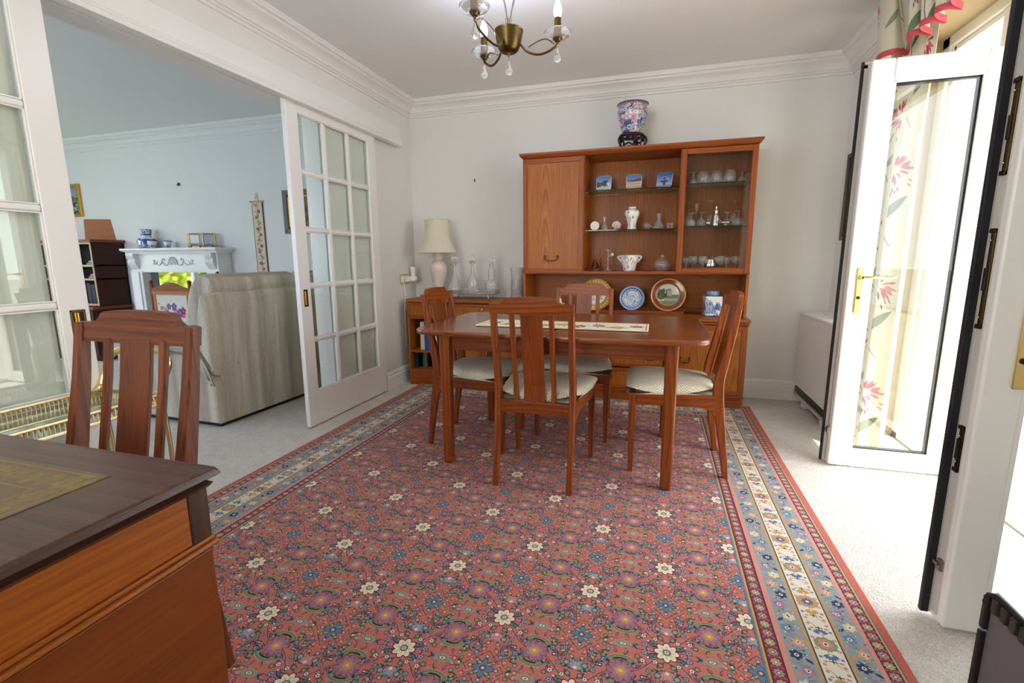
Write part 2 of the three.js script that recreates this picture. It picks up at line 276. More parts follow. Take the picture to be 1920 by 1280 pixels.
skirt('baseboard_back', 'white skirting board beside the display cabinet', 'x', 0, 1, 0, XR);
skirt('baseboard_left', 'white skirting board beside the open sliding door', 'z', 0.018, 1, 0, 0.615, 1, 0);
skirt('baseboard_right', 'white skirting board behind the storage heater', 'z', XR, -1, 0, 0.66, 1, 0);
skirt('baseboard_living', 'white skirting board beside the fireplace', 'x', 0, 1, -2.05, -WT, 0, 0);
skirt('baseboard_far_left', 'white skirting board under the picture window', 'z', XL, 1, 0.4, ZR, 0, 1);
// track cover over the sliding doors, and the lining of the opening
struct('trim_7', [bx(0, 0.066, 2.0, 2.135, 0.29, 4.0), moulding([[0.03, 1.985], [0.082, 1.985], [0.084, 1.99], [0.082, 2.004], [0.074, 2.012], [0.072, 2.02], [0.067, 2.03], [0.03, 2.03]], 'z', 0, 1, 0.28, 4.01, 0, 0)], M.gloss, 'long white boxed track cover above the sliding doors', 'track cover');
struct('trim_8', [bx(-WT - 0.004, 0.0, 1.99, 2.002, 1.21, 2.8), bx(-WT - 0.004, 0, 0, 2.0, 1.205, 1.222), bx(-WT - 0.004, 0, 0, 2.0, 2.788, 2.805)], M.gloss, 'white lining of the wide opening between the two rooms', 'door lining');

// ---------- sliding glazed doors ----------
function slidingDoor(name, label, z0, handleLabel, hz, hw) {
  const g = structGroup(name, label, 'sliding door', [0, 0, z0]), X0 = 0.005, X1 = 0.037, ST = 0.098, WD = 0.92, T = 1.995;
  for (const z of [0, WD - ST]) part('stile', bx(X0, X1, 0.008, T, z, z + ST, { r: 0.004, seg: 2 }), M.gloss, g);
  part('rail', bx(X0, X1, 1.935, T, ST, WD - ST, { r: 0.003 }), M.gloss, g); part('rail', bx(X0, X1, 0.008, 0.235, ST, WD - ST, { r: 0.003 }), M.gloss, g);
  const zs = [ST], ys = [0.235], gw = (WD - 2 * ST - 2 * 0.024) / 3, gh = (1.7 - 4 * 0.024) / 5;
  const bar = (p0, p1, q0, q1) => part('glazing_bar', bx(X0 + 0.003, X1 - 0.003, q0, q1, p0, p1, { r: 0.007, seg: 2 }), M.gloss, g);
  for (let i = 0; i < 2; i++) bar(ST + (i + 1) * gw + i * 0.024, ST + (i + 1) * (gw + 0.024), 0.235, 1.935);
  for (let j = 0; j < 4; j++) for (let i = 0; i < 3; i++) { const p = ST + i * (gw + 0.024); bar(p, p + gw, 0.235 + (j + 1) * gh + j * 0.024, 0.235 + (j + 1) * (gh + 0.024)); }
  for (let j = 0; j < 5; j++) for (let i = 0; i < 3; i++) {
    const p = ST + i * (gw + 0.024), q = 0.235 + j * (gh + 0.024);
    part('pane', bx(0.0195, 0.0225, q - 0.004, q + gh + 0.004, p - 0.004, p + gw + 0.004, { r: 0 }), M.oldGlass, g);
    // thin bead round every pane
    const b = 0.006; part('glazing_bead', [bx(0.024, X1 - 0.005, q, q + b, p, p + gw, { r: 0.002 }), bx(0.024, X1 - 0.005, q + gh - b, q + gh, p, p + gw, { r: 0.002 }), bx(0.024, X1 - 0.005, q, q + gh, p, p + b, { r: 0.002 }), bx(0.024, X1 - 0.005, q, q + gh, p + gw - b, p + gw, { r: 0.002 })], M.gloss, g);
  }
  const hd = part('flush_handle', [bx(X1 - 0.001, X1 + 0.002, 0.785, 0.892, hz - hw, hz - hw + 0.008), bx(X1 - 0.001, X1 + 0.002, 0.785, 0.892, hz + hw - 0.008, hz + hw), bx(X1 - 0.001, X1 + 0.002, 0.785, 0.793, hz - hw, hz + hw), bx(X1 - 0.001, X1 + 0.002, 0.884, 0.892, hz - hw, hz + hw)], M.bronze, g, handleLabel);
  part('finger_recess', rod([X1 - 0.001, 0.795, hz + 0.003], [X1 - 0.001, 0.882, hz + 0.003], hw * 0.42, 12), M.brass, hd);
  part('recess_back', bx(X1 - 0.002, X1 + 0.0005, 0.79, 0.887, hz - hw + 0.004, hz + hw - 0.004, { r: 0 }), M.darkMetal, hd);
}
slidingDoor('door_1', 'white sliding door of fifteen panes half covering the sofa', 0.625, 'small brass flush handle', 0.872, 0.018);
slidingDoor('door_2', 'white sliding door of fifteen panes beside the gilt trolley', 2.69, 'square brass flush handle', 0.042, 0.026);

// ---------- patio doors ----------
{
  const g = structGroup('door_frame', 'white plastic frame of the patio doors with a side light', 'door frame'), X0 = 3.53, X1 = 3.6;
  const B = (z0, z1, y0, y1, x0 = X0, x1 = X1) => bx(x0, x1, y0, y1, z0, z1, { r: 0.006, seg: 2 });
  part('jamb', [B(0.66, 0.73, 0, 2.2), B(0.73, 0.76, 0.05, 2.15, X0 + 0.02)], M.upvc, g); part('jamb', B(2.465, 2.54, 0, 2.2), M.upvc, g);
  part('head', [B(0.66, 2.54, 2.14, 2.2), B(0.7, 2.5, 2.115, 2.14, X0 + 0.02)], M.upvc, g); part('sill', B(0.66, 2.54, 0, 0.04), M.upvc, g);
  part('mullion', B(1.13, 1.2, 0.04, 2.14, 3.54), M.upvc, g); part('transom', B(1.2, 2.465, 1.98, 2.05, 3.54), M.upvc, g);
  const pane = (z0, z1, y0, y1) => part('pane', bx(3.562, 3.568, y0, y1, z0, z1, { r: 0 }), M.glass, g);
  pane(0.755, 1.135, 0.04, 2.12); pane(1.195, 2.47, 2.045, 2.12);
  struct('trim_9', [bx(XR - 0.004, 3.53, 2.192, 2.2, 0.66, 2.54, { r: 0 }), bx(XR - 0.004, 3.53, 0, 2.2, 0.655, 0.664, { r: 0 }), bx(XR - 0.004, 3.53, 0, 2.2, 2.536, 2.545, { r: 0 }), moulding([[0, 2.192], [0.016, 2.192], [0.016, 2.215], [0.006, 2.225], [0, 2.24]], 'z', XR, -1, 0.6, 2.6, 0, 0)], M.tan, 'tan reveal and architrave round the patio doors', 'reveal');
}
// a leaf lies along x from its hinge at x = HX to the free edge; zf is its face towards the desk, zb the other
function patioLeaf(name, label, xFree, xHinge, zb, zf, handleSide, handleX) {
  const g = structGroup(name, label, 'patio door'), Y0 = 0.012, Y1 = 1.945, ST = 0.092;
  const S = (x0, x1, y0, y1) => bx(x0, x1, y0, y1, zb + 0.008, zf, { r: 0.008, seg: 2 });
  part('stile', S(xFree, xFree + ST, Y0, Y1), M.upvc, g); part('stile', S(xHinge - ST, xHinge, Y0, Y1), M.upvc, g);
  part('rail', S(xFree + ST, xHinge - ST, Y1 - ST, Y1), M.upvc, g); part('rail', S(xFree + ST, xHinge - ST, Y0, Y0 + ST - 0.01), M.upvc, g);
  const x0 = xFree + ST, x1 = xHinge - ST, y0 = Y0 + ST - 0.01, y1 = Y1 - ST, zm = (zb + zf) / 2, F = [];
  for (const z of [zf - 0.016, zb + 0.012]) F.push(bx(x0 - 0.004, x0 + 0.012, y0, y1, z, z + 0.012, { r: 0.004 }), bx(x1 - 0.012, x1 + 0.004, y0, y1, z, z + 0.012, { r: 0.004 }), bx(x0, x1, y0 - 0.004, y0 + 0.012, z, z + 0.012, { r: 0.004 }), bx(x0, x1, y1 - 0.012, y1 + 0.004, z, z + 0.012, { r: 0.004 }));
  part('glazing_bead', F, M.upvc, g);
  part('gasket', [bx(x0 + 0.011, x0 + 0.017, y0, y1, zm - 0.014, zm + 0.014, { r: 0 }), bx(x1 - 0.017, x1 - 0.011, y0, y1, zm - 0.014, zm + 0.014, { r: 0 }), bx(x0, x1, y0 + 0.011, y0 + 0.017, zm - 0.014, zm + 0.014, { r: 0 }), bx(x0, x1, y1 - 0.017, y1 - 0.011, zm - 0.014, zm + 0.014, { r: 0 })], M.seal, g);
  part('pane', bx(x0, x1, y0, y1, zm - 0.012, zm + 0.012, { r: 0 }), M.glass, g);
  // overlapping flange with its black seal, on the side away from the desk
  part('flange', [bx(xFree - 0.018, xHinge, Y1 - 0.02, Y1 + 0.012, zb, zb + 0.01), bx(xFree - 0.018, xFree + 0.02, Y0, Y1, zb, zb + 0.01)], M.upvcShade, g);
  part('seal', [bx(xFree - 0.023, handleX > 0.05 ? xFree - 0.002 : xFree - 0.012, Y0, Y1 + 0.012, zb - 0.004, zb + 0.013), bx(xFree - 0.021, xHinge, Y1, Y1 + 0.014, zb - 0.004, zb + 0.004)], M.seal, g);  // wider on the near leaf, its black also standing in for the shaded flange
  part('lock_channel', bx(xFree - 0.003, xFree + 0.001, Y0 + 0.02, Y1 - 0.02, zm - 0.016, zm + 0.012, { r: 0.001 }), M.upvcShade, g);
  const lock = (y0, y1) => { const k = part('lock_plate', [rod([xFree, y0 + 0.008, zm], [xFree, y1 - 0.008, zm], 0.009, 10), bx(xFree - 0.004, xFree, y0, y1, zm - 0.011, zm + 0.011, { r: 0.003 })], std({ color: 0x40331f, roughness: 0.4, metalness: 1 }), g); part('bolt', [bx(xFree - 0.012, xFree - 0.006, (y0 + y1) / 2 - 0.03, (y0 + y1) / 2 + 0.03, zm - 0.006, zm + 0.006), bx(xFree - 0.01, xFree - 0.006, y0, y0 + 0.012, zm - 0.011, zm + 0.011), bx(xFree - 0.01, xFree - 0.006, y1 - 0.012, y1, zm - 0.011, zm + 0.011)], M.darkMetal, k); part('screw', [ball(0.003, [xFree - 0.009, y0 + 0.03, zm], 1, 8), ball(0.003, [xFree - 0.009, y1 - 0.03, zm], 1, 8)], M.silver, k); };
  if (handleX > 0.05) { lock(0.475, 0.61); lock(0.88, 1.14); lock(1.27, 1.5); }
  part('stop_latch', [bx(xFree - 0.012, xFree, 0.17, 0.205, zm - 0.008, zm + 0.012), bx(xFree - 0.018, xFree - 0.01, 0.185, 0.195, zm - 0.016, zm + 0.004)], M.steel, g);
  const hx = xFree + handleX, hs = handleSide, z = hs > 0 ? zf : zb + 0.008;
  const hy = handleX > 0.05 ? 0.9 : 0.97; const hp = part('handle_plate', bx(hx - 0.0135, hx + 0.0135, hy - 0.17, hy + 0.05, z, z + hs * 0.008, { r: 0.006, seg: 2 }), M.paleBrass, g);
  part('lever', [rod([hx, hy + 0.002, z], [hx, hy + 0.002, z + hs * 0.04], 0.01), tube([[hx, hy + 0.002, z + hs * 0.042], [hx + 0.04, hy + 0.004, z + hs * 0.046], [hx + 0.09, hy, z + hs * 0.045], [hx + 0.13, hy + 0.006, z + hs * 0.042]], 0.0075, 16)], M.paleBrass, hp);
  part('keyhole', rod([hx, hy - 0.095, z + hs * 0.004], [hx, hy - 0.095, z + hs * 0.011], 0.008), M.darkMetal, hp);
}
patioLeaf('door_3', 'open white patio door with brass lever beside the curtain', 3.016, 3.54, 1.205, 1.27, 1, 0.047);
patioLeaf('door_4', 'open white patio door seen edge on behind the grey cabinet', 2.958, 3.54, 2.375, 2.452, 1, 0.074);
// ---------- outdoors: terrace, low wall, garden chair, hedges ----------
const paving = std({ map: pixelTex(256, 256, 1.2, 1.2, (u, v) => { const k = 0.85 + 0.3 * (vnoise(u * 90, v * 90, 90, 90, 60) - 0.5) + 0.15 * (vnoise(u * 8, v * 8, 8, 8, 61) - 0.5); return [205 * k, 198 * k, 186 * k]; }), roughness: 0.95 });
struct('terrace', bx(XO, 12, -0.2, -0.06, -4, 12, { r: 0 }), paving, 'pale paved terrace outside the patio doors', 'terrace');
struct('garden_wall', [bx(7.2, 7.4, -0.06, 0.75, -4, 12), bx(7.15, 7.45, 0.75, 0.82, -4, 12)], M.wall, 'low white garden wall beyond the terrace', 'wall');
struct('lawn', bx(-16, XL - 0.2, -0.3, -0.15, -6, 14, { r: 0 }), std({ color: 0x5d7f36, roughness: 1 }), 'green lawn outside the picture window', 'lawn');
{
  const pts = [], leafG = new THREE.CircleGeometry(0.07, 5).scale(1, 0.55, 1), m = std({ color: 0x9cb13f, roughness: 0.8, side: THREE.DoubleSide });
  const mk = (name, label, cx, cz, rx, ry, rz, col) => {
    const t = thing(name, label, 'bush', [cx, -0.15, cz]);
    part('stem', [rod([0, 0, 0], [0, ry, 0], 0.05), rod([0, 0.2, 0], [0.3, ry * 1.1, 0.3], 0.03), rod([0, 0.2, 0], [-0.2, ry * 1.1, -0.4], 0.03)], M.bookcaseTop, t);
    const n = 1500, im = new THREE.InstancedMesh(leafG, std({ color: col, roughness: 0.8, side: THREE.DoubleSide }), n), o = new THREE.Object3D();
    for (let i = 0; i < n; i++) { const a = rr(0, 6.283), u = rr(-1, 1), s = Math.pow(rnd(), 0.3), q = Math.sqrt(1 - u * u); o.position.set(Math.cos(a) * q * s * rx, ry + u * s * ry * 0.95, Math.sin(a) * q * s * rz); o.rotation.set(rr(0, 6), rr(0, 6), rr(0, 6)); o.scale.setScalar(rr(1, 2.2)); o.updateMatrix(); im.setMatrixAt(i, o.matrix); }
    im.name = 'foliage'; im.userData.kind = 'stuff'; t.add(im);
  };
  mk('garden_bush', 'yellow green bush outside the picture window', -8.4, 3.6, 1.0, 0.75, 1.3, 0xb3b83c);
  mk('garden_bush', 'dark green bush furthest along the lawn', -9.0, 5.8, 1.0, 0.9, 1.6, 0x56713a);
  mk('garden_bush', 'grey green bush nearest the house wall', -8.6, 1.2, 1.0, 0.8, 1.4, 0x7d9460);
}
// ---------- patterned rug ----------
const RC = { red: '#c9756a', red2: '#c9685e', navy: '#2f3a58', blue: '#64809c', pale: '#8fa9ba', mauve: '#a3748c', pink: '#cf8f86', gold: '#d0a050', olive: '#8c9560', green: '#2c4438', cream: '#efe6cf', grey: '#a09488', wine: '#6d2a3e', white: '#e6dfd0', tan: '#b9946a' };
function rugField() {
  const w = 928, h = 750, [c, x] = canvas(w, h); x.fillStyle = RC.red; x.fillRect(0, 0, w, h);
  for (let i = 0; i < 5000; i++) { x.fillStyle = `rgba(${rnd() < 0.5 ? '165,80,78' : '222,140,126'},0.25)`; x.fillRect(rnd() * w, rnd() * h, 4, 3); }
  const at = (u, v, f, flipX = 1, flipY = 1) => { for (const dx of [-w, 0, w]) for (const dy of [-h, 0, h]) { const X = u * 2 + dx, Y = v * 2 + dy; if (X > -170 && X < w + 170 && Y > -170 && Y < h + 170) { x.save(); x.translate(X, Y); x.scale(flipX * 2, flipY * 2); f(); x.restore(); } } };
  const both = (f) => { for (const [a, b, k] of [[0, 0, 0], [232, 187.5, 1]]) f(a, b, k); };
  const mirror = (f) => { for (const sx of [-1, 1]) for (const sy of [-1, 1]) f(sx, sy); };
  const out = (f) => f();
  // stems
  both((a, b) => mirror((sx, sy) => at(a, b, () => { stroke(x, [[0, 0], [40, 30], [60, 92], [116, 94]], 1.8, RC.navy); stroke(x, [[0, 30], [30, 60], [40, 120], [14, 150]], 1.3, RC.navy); stroke(x, [[30, 0], [70, 14], [90, 6], [116, 0]], 1.5, RC.wine); }, sx, sy)));
  // diamonds
  both((a, b) => at(a, b + 187.5, () => {
    x.strokeStyle = RC.green; x.lineWidth = 1.8; x.beginPath(); x.moveTo(0, -58); x.lineTo(56, 0); x.lineTo(0, 58); x.lineTo(-56, 0); x.closePath(); x.stroke();
    for (const s of [-1, 1]) { stroke(x, [[s * 40, -34], [s * 52, -18]], 1.6, RC.green); stroke(x, [[s * 40, 34], [s * 52, 18]], 1.6, RC.green); stroke(x, [[s * 20, -50], [s * 34, -44]], 1.6, RC.green); stroke(x, [[s * 20, 50], [s * 34, 44]], 1.6, RC.green); leaf(x, s * 58, 0, 22, 9, s > 0 ? 0.5 : Math.PI - 0.5, RC.green); leaf(x, s * 58, 0, 20, 6, s > 0 ? 0.5 : Math.PI - 0.5, RC.olive); leaf(x, s * 58, 0, 22, 9, s > 0 ? -0.5 : Math.PI + 0.5, RC.green); dot(x, s * 68, 0, 3.5, RC.white); }
    petals(x, 0, 0, 30, 8, RC.navy); petals(x, 0, 0, 27, 8, RC.blue); dot(x, 0, 0, 9, RC.navy); dot(x, 0, 0, 6, RC.pink); dot(x, 0, 0, 2.6, RC.white);
    for (const [p, q] of [[36, 0], [-36, 0], [0, 38], [0, -38], [22, 22], [-22, 22], [22, -22], [-22, -22]]) { dot(x, p, q, 6.5, RC.green); dot(x, p, q, 5, RC.pale); dot(x, p, q, 2, RC.white); }
  }));
  // palmettes above and below the cream rosettes
  both((a, b, k) => { for (const sy of [-1, 1]) at(a, b, () => {
    const col = k ? RC.mauve : RC.blue, col2 = k ? RC.pink : RC.pale;
    for (let i = -5; i <= 5; i++) leaf(x, 0, 62, 46, 11, Math.PI / 2 + i * 0.27, i % 2 ? RC.navy : col);
    for (let i = -4; i <= 4; i++) leaf(x, 0, 62, 36, 11, Math.PI / 2 + i * 0.27, i % 2 ? col2 : col);
    dot(x, 0, 74, 13, RC.pink, 9); dot(x, 0, 70, 5, RC.white); dot(x, 0, 84, 6, col2, 5); for (const s of [-1, 1]) { leaf(x, s * 8, 100, 26, 9, s > 0 ? 0.4 : Math.PI - 0.4, RC.green); leaf(x, s * 9, 100, 23, 6, s > 0 ? 0.4 : Math.PI - 0.4, RC.olive); dot(x, s * 14, 90, 3, RC.gold); }
  }, 1, sy); });
  // scattered leaves and florets between the large motifs
  both((a, b) => mirror((sx, sy) => at(a, b, () => {
    for (const [p, q, an, l, k] of [[8, 36, 0.9, 26, 0], [20, 26, 0.2, 24, 1], [64, 30, 1.3, 26, 2], [76, 10, -0.5, 22, 0], [34, 62, 2.2, 26, 1], [50, 108, 0.4, 30, 0], [84, 112, 1.9, 26, 1], [96, 88, 0.3, 24, 2], [26, 140, -0.3, 26, 0], [52, 140, 0.5, 24, 1], [100, 22, 1.0, 20, 1], [8, 120, 0.2, 20, 2], [64, 60, 0.8, 20, 0], [88, 56, 2.6, 18, 1], [30, 100, 0.3, 24, 2], [104, 118, 0.7, 18, 0]]) { leaf(x, p, q, l + 4, l * 0.5, an, [RC.navy, RC.green, RC.wine][k]); leaf(x, p + 2, q + 1, l - 3, l * 0.28, an, [RC.blue, RC.olive, RC.mauve][k]); }
    for (const [p, q, r, k] of [[16, 48, 6, 0], [42, 22, 5, 1], [76, 34, 6, 0], [24, 82, 7, 1], [40, 116, 6, 2], [66, 132, 7, 0], [94, 74, 6, 1], [14, 104, 5, 2], [100, 58, 5, 0], [58, 52, 5, 2], [80, 130, 5, 1], [108, 10, 5, 2], [44, 90, 5, 0]]) { dot(x, p, q, r + 1.8, [RC.navy, RC.green, RC.wine][k]); petals(x, p, q, r, 5, [RC.olive, RC.pale, '#d8a98a'][k], 0.2); dot(x, p, q, r * 0.35, RC.gold); }
  }, sx, sy)));
  // fillers round the diamonds and ovals
  both((a, b) => mirror((sx, sy) => at(a, b + 187.5, () => {
    for (const [p, q, k] of [[34, 44, 0], [50, 30, 1], [66, 16, 2], [18, 60, 1], [78, 30, 0], [44, 62, 2], [16, 16, 2], [84, 8, 1]]) { dot(x, p, q, 6.5, [RC.navy, RC.wine, RC.green][k]); petals(x, p, q, 5.2, 5, [RC.pale, '#d9a49a', RC.olive][k], 0.2); dot(x, p, q, 1.8, RC.gold); }
    leaf(x, 24, 70, 26, 12, 0.7, RC.navy); leaf(x, 26, 72, 19, 7, 0.7, RC.blue); leaf(x, 60, 44, 24, 11, -0.3, RC.green); leaf(x, 62, 44, 18, 6, -0.3, RC.olive); leaf(x, 92, 18, 22, 10, 1.2, RC.wine); leaf(x, 93, 20, 16, 6, 1.2, RC.mauve); stroke(x, [[20, 22], [44, 40], [70, 62]], 1.6, RC.navy); stroke(x, [[62, 6], [80, 20], [100, 12]], 1.4, RC.navy);
    for (let i = 0; i < 9; i++) dot(x, 12 + (i * 37) % 90, 14 + (i * 53) % 60, 1.9, [RC.white, RC.navy, RC.gold, RC.pale][i % 4]);
  }, sx, sy)));
  // commas, florets, small blooms
  both((a, b) => mirror((sx, sy) => at(a, b, () => {
    leaf(x, 24, 10, 34, 13, 0.55, RC.navy); leaf(x, 30, 14, 22, 6, 0.55, RC.blue); dot(x, 49, 29, 3, RC.white);
    for (const [p, q, r] of [[58, 14, 7.5], [30, 40, 6], [62, 44, 6.5], [46, 74, 6], [70, 118, 7], [36, 128, 5.5]]) { dot(x, p, q, r + 1.6, RC.navy); petals(x, p, q, r, 5, (p + q) % 4 ? RC.white : RC.pale, 0.2); dot(x, p, q, r * 0.34, RC.wine); }
    x.fillStyle = RC.navy; x.fillRect(50, 92, 17, 12); dot(x, 55, 98, 3, RC.pale); dot(x, 62, 98, 3, RC.white); leaf(x, 76, 96, 24, 11, 1.0, RC.navy); leaf(x, 78, 98, 18, 6, 1.0, RC.blue);
    for (const [p, q] of [[20, 64], [84, 70], [100, 104], [44, 54], [22, 118], [94, 40], [12, 82]]) dot(x, p, q, 2.6, [RC.gold, RC.white, RC.pale, RC.olive][(p + q) % 4]);
    leaf(x, 92, 128, 22, 9, -0.4, RC.green); leaf(x, 93, 128, 18, 6, -0.4, RC.olive);
  }, sx, sy)));
  // grey ovals
  both((a, b) => { for (const s of [-1, 1]) at(a + s * 116, b, () => { for (let i = 0; i < 7; i++) dot(x, Math.cos(i * 0.9) * 15, Math.sin(i * 0.9) * 8, 11, RC.grey, 8); dot(x, 0, 0, 11, RC.green, 6.5); dot(x, 0, 0, 9, RC.cream, 5); dot(x, 0, 0, 5, RC.olive, 3); dot(x, s * 27, 5, 4, RC.pale); }); });
  // mauve rosettes inside sickle leaves
  for (const q of [1]) mirror((sx, sy) => at(sx * 116, sy * 94, () => {
    x.lineCap = 'butt'; const arc = (r, w0, col, p, q) => { x.strokeStyle = col; x.lineWidth = w0; x.beginPath(); x.arc(0, 0, r, p, q); x.stroke(); };
    for (const o of [0, Math.PI]) { arc(45, 13, RC.navy, -2.4 + o, -0.5 + o); arc(44, 9, RC.olive, -2.25 + o, -0.7 + o); arc(50, 4, RC.blue, -2.6 + o, -0.35 + o); arc(41, 4, '#1c2126', -1.9 + o, -1.0 + o); arc(54, 2, RC.gold, -2.2 + o, -0.8 + o); }
    petals(x, 0, 0, 35, 9, RC.wine); petals(x, 0, 0, 33, 9, RC.mauve); petals(x, 0, 0, 20, 7, '#b98090'); dot(x, 0, 0, 13, RC.gold); dot(x, 0, 0, 5, '#e8c680'); for (let i = 0; i < 8; i++) dot(x, Math.cos(i * 0.785) * 9, Math.sin(i * 0.785) * 9, 1.6, RC.tan);
  }, sx, sy));
  // cream rosettes
  both((a, b) => at(a, b, () => { for (const s of [-1, 1]) { dot(x, s * 43, 0, 12, RC.wine, 8); dot(x, s * 43, 0, 9, RC.pink, 6); dot(x, s * 43, 0, 4, RC.blue, 3); } petals(x, 0, 0, 33, 8, RC.wine, 0.3, 1.1); petals(x, 0, 0, 30, 8, RC.cream, 0.3, 0.95); petals(x, 0, 0, 22, 8, '#dccfae', 0.3, 0.5); dot(x, 0, 0, 11, RC.green); dot(x, 0, 0, 9, RC.grey); dot(x, 0, 0, 5, RC.white); dot(x, 0, 0, 2, RC.navy); }));
  return texOf(c, 0.464, 0.375);
}
function rugBorder() {
  const w = 730, h = 1400, [c, x] = canvas(w, h), B = (a, b, col) => { x.fillStyle = col; x.fillRect(a * 2, 0, (b - a) * 2 + 1, h); };
  B(0, 8, RC.blue); B(8, 14, RC.gold); B(14, 56, '#7a2f42'); B(56, 72, '#d08f80'); B(72, 132, '#8a97a0'); B(132, 142, RC.tan); B(142, 146, RC.green); B(146, 216, '#ddd3c5'); B(216, 220, RC.green); B(220, 230, RC.tan); B(230, 288, '#8a97a0'); B(288, 300, '#d08f80'); B(300, 334, '#7a2f42'); B(334, 339, RC.gold); B(339, 344, RC.blue); B(344, 366, '#c4604f');
  x.fillStyle = '#24304a'; for (let y = 0; y < h; y += 10) { x.fillRect(0, y, 5, 4); x.fillRect(680, y, 4, 4); }
  x.scale(2, 2); const L = 700;
  for (const [a, b] of [[14, 56], [300, 334]]) {
    const m = (a + b) / 2; stroke(x, [[a + 2, 0], [a + 2, L]], 2, '#2a1424'); stroke(x, [[b - 2, 0], [b - 2, L]], 2, '#2a1424');
    for (let i = 0; i < 20; i++) { const y = 17.5 + i * 35; petals(x, m, y, 13, 8, i % 2 ? RC.grey : '#a9ab84', 0.2); dot(x, m, y, 6, i % 2 ? '#8a5560' : RC.olive); dot(x, m, y, 3, RC.white); for (const s of [-1, 1]) { stroke(x, [[m - s * 14, y + 12], [m, y + 20], [m + s * 14, y + 14]], 1.5, '#c3506a'); dot(x, m + s * 13, y + 17, 3, '#c3506a'); } }
  }
  for (const [a, b] of [[72, 132], [230, 288]]) {
    const m = (a + b) / 2, cols = ['#cf9a74', RC.navy, RC.mauve, '#d8c29a', RC.blue];
    for (let i = 0; i < 14; i++) { const y = 25 + i * 50, s = i % 2 ? 1 : -1; stroke(x, [[m - s * 16, y - 25], [m + s * 30, y], [m - s * 0, y + 25]], 2, '#5d6a72'); petals(x, m + s * 8, y, 17, 6, cols[i % 5]); dot(x, m + s * 8, y, 6, RC.white); dot(x, m + s * 8, y, 3, RC.wine); leaf(x, m - s * 10, y + 8, 24, 12, s > 0 ? 2.4 : 0.7, i % 3 ? '#c98a6a' : RC.navy); leaf(x, m - s * 8, y - 14, 20, 9, s > 0 ? -2.4 : -0.7, RC.olive); for (let k = 0; k < 6; k++) dot(x, m + rr(-25, 25), y + rr(-22, 22), rr(1.5, 3), ['#d9d3c4', RC.navy, '#e0b58c', RC.wine][k % 4]); }
  }
  const m = 181; for (let i = 0; i < 4; i++) {
    const y = 87.5 + i * 175;
    stroke(x, [[m - 26, y - 87], [m + 40, y - 40], [m - 40, y + 40], [m + 26, y + 87]], 2, '#7d8a6a');
    if (i % 2) { for (let k = 0; k < 9; k++) dot(x, m + Math.cos(k * 0.7) * 20, y + Math.sin(k * 0.7) * 17, 10, RC.olive); petals(x, m, y, 24, 8, '#7c8a5c'); petals(x, m, y, 19, 8, '#c98a86'); dot(x, m, y, 7, RC.white); dot(x, m, y, 4, RC.wine); }
    else { for (let k = 0; k < 9; k++) dot(x, m + Math.cos(k * 0.7) * 21, y + Math.sin(k * 0.7) * 18, 11, RC.tan); petals(x, m, y, 16, 8, '#5a5f8c'); dot(x, m, y, 5, RC.white); }
    for (const s of [-1, 1]) {
      for (let k = -3; k <= 3; k++) leaf(x, m, y + s * 36, 24, 10, s * (Math.PI / 2) + k * 0.35, i % 2 ? '#4f6a98' : '#c09050'); dot(x, m, y + s * 40, 6, i % 2 ? RC.pink : RC.gold); dot(x, m, y + s * 40, 3, RC.white);
      stroke(x, [[m - 9, y + s * 62], [m + 9, y + s * 62]], 3, RC.green); stroke(x, [[m, y + s * 57], [m, y + s * 67]], 3, RC.green); leaf(x, m + 12, y + s * 62, 14, 8, 0.3, RC.mauve); leaf(x, m - 12, y + s * 62, 14, 8, Math.PI - 0.3, RC.tan); for (const q of [-1, 1]) { dot(x, m + q * 27, y + s * 20, 5, '#a87890'); dot(x, m + q * 26, y + s * 50, 4.5, RC.blue); dot(x, m + q * 24, y + s * 76, 5, '#c98a6a'); dot(x, m + q * 27, y + s * 20, 2, RC.white); }
    }
  }
  return texOf(c, 0.365, 0.7);
}
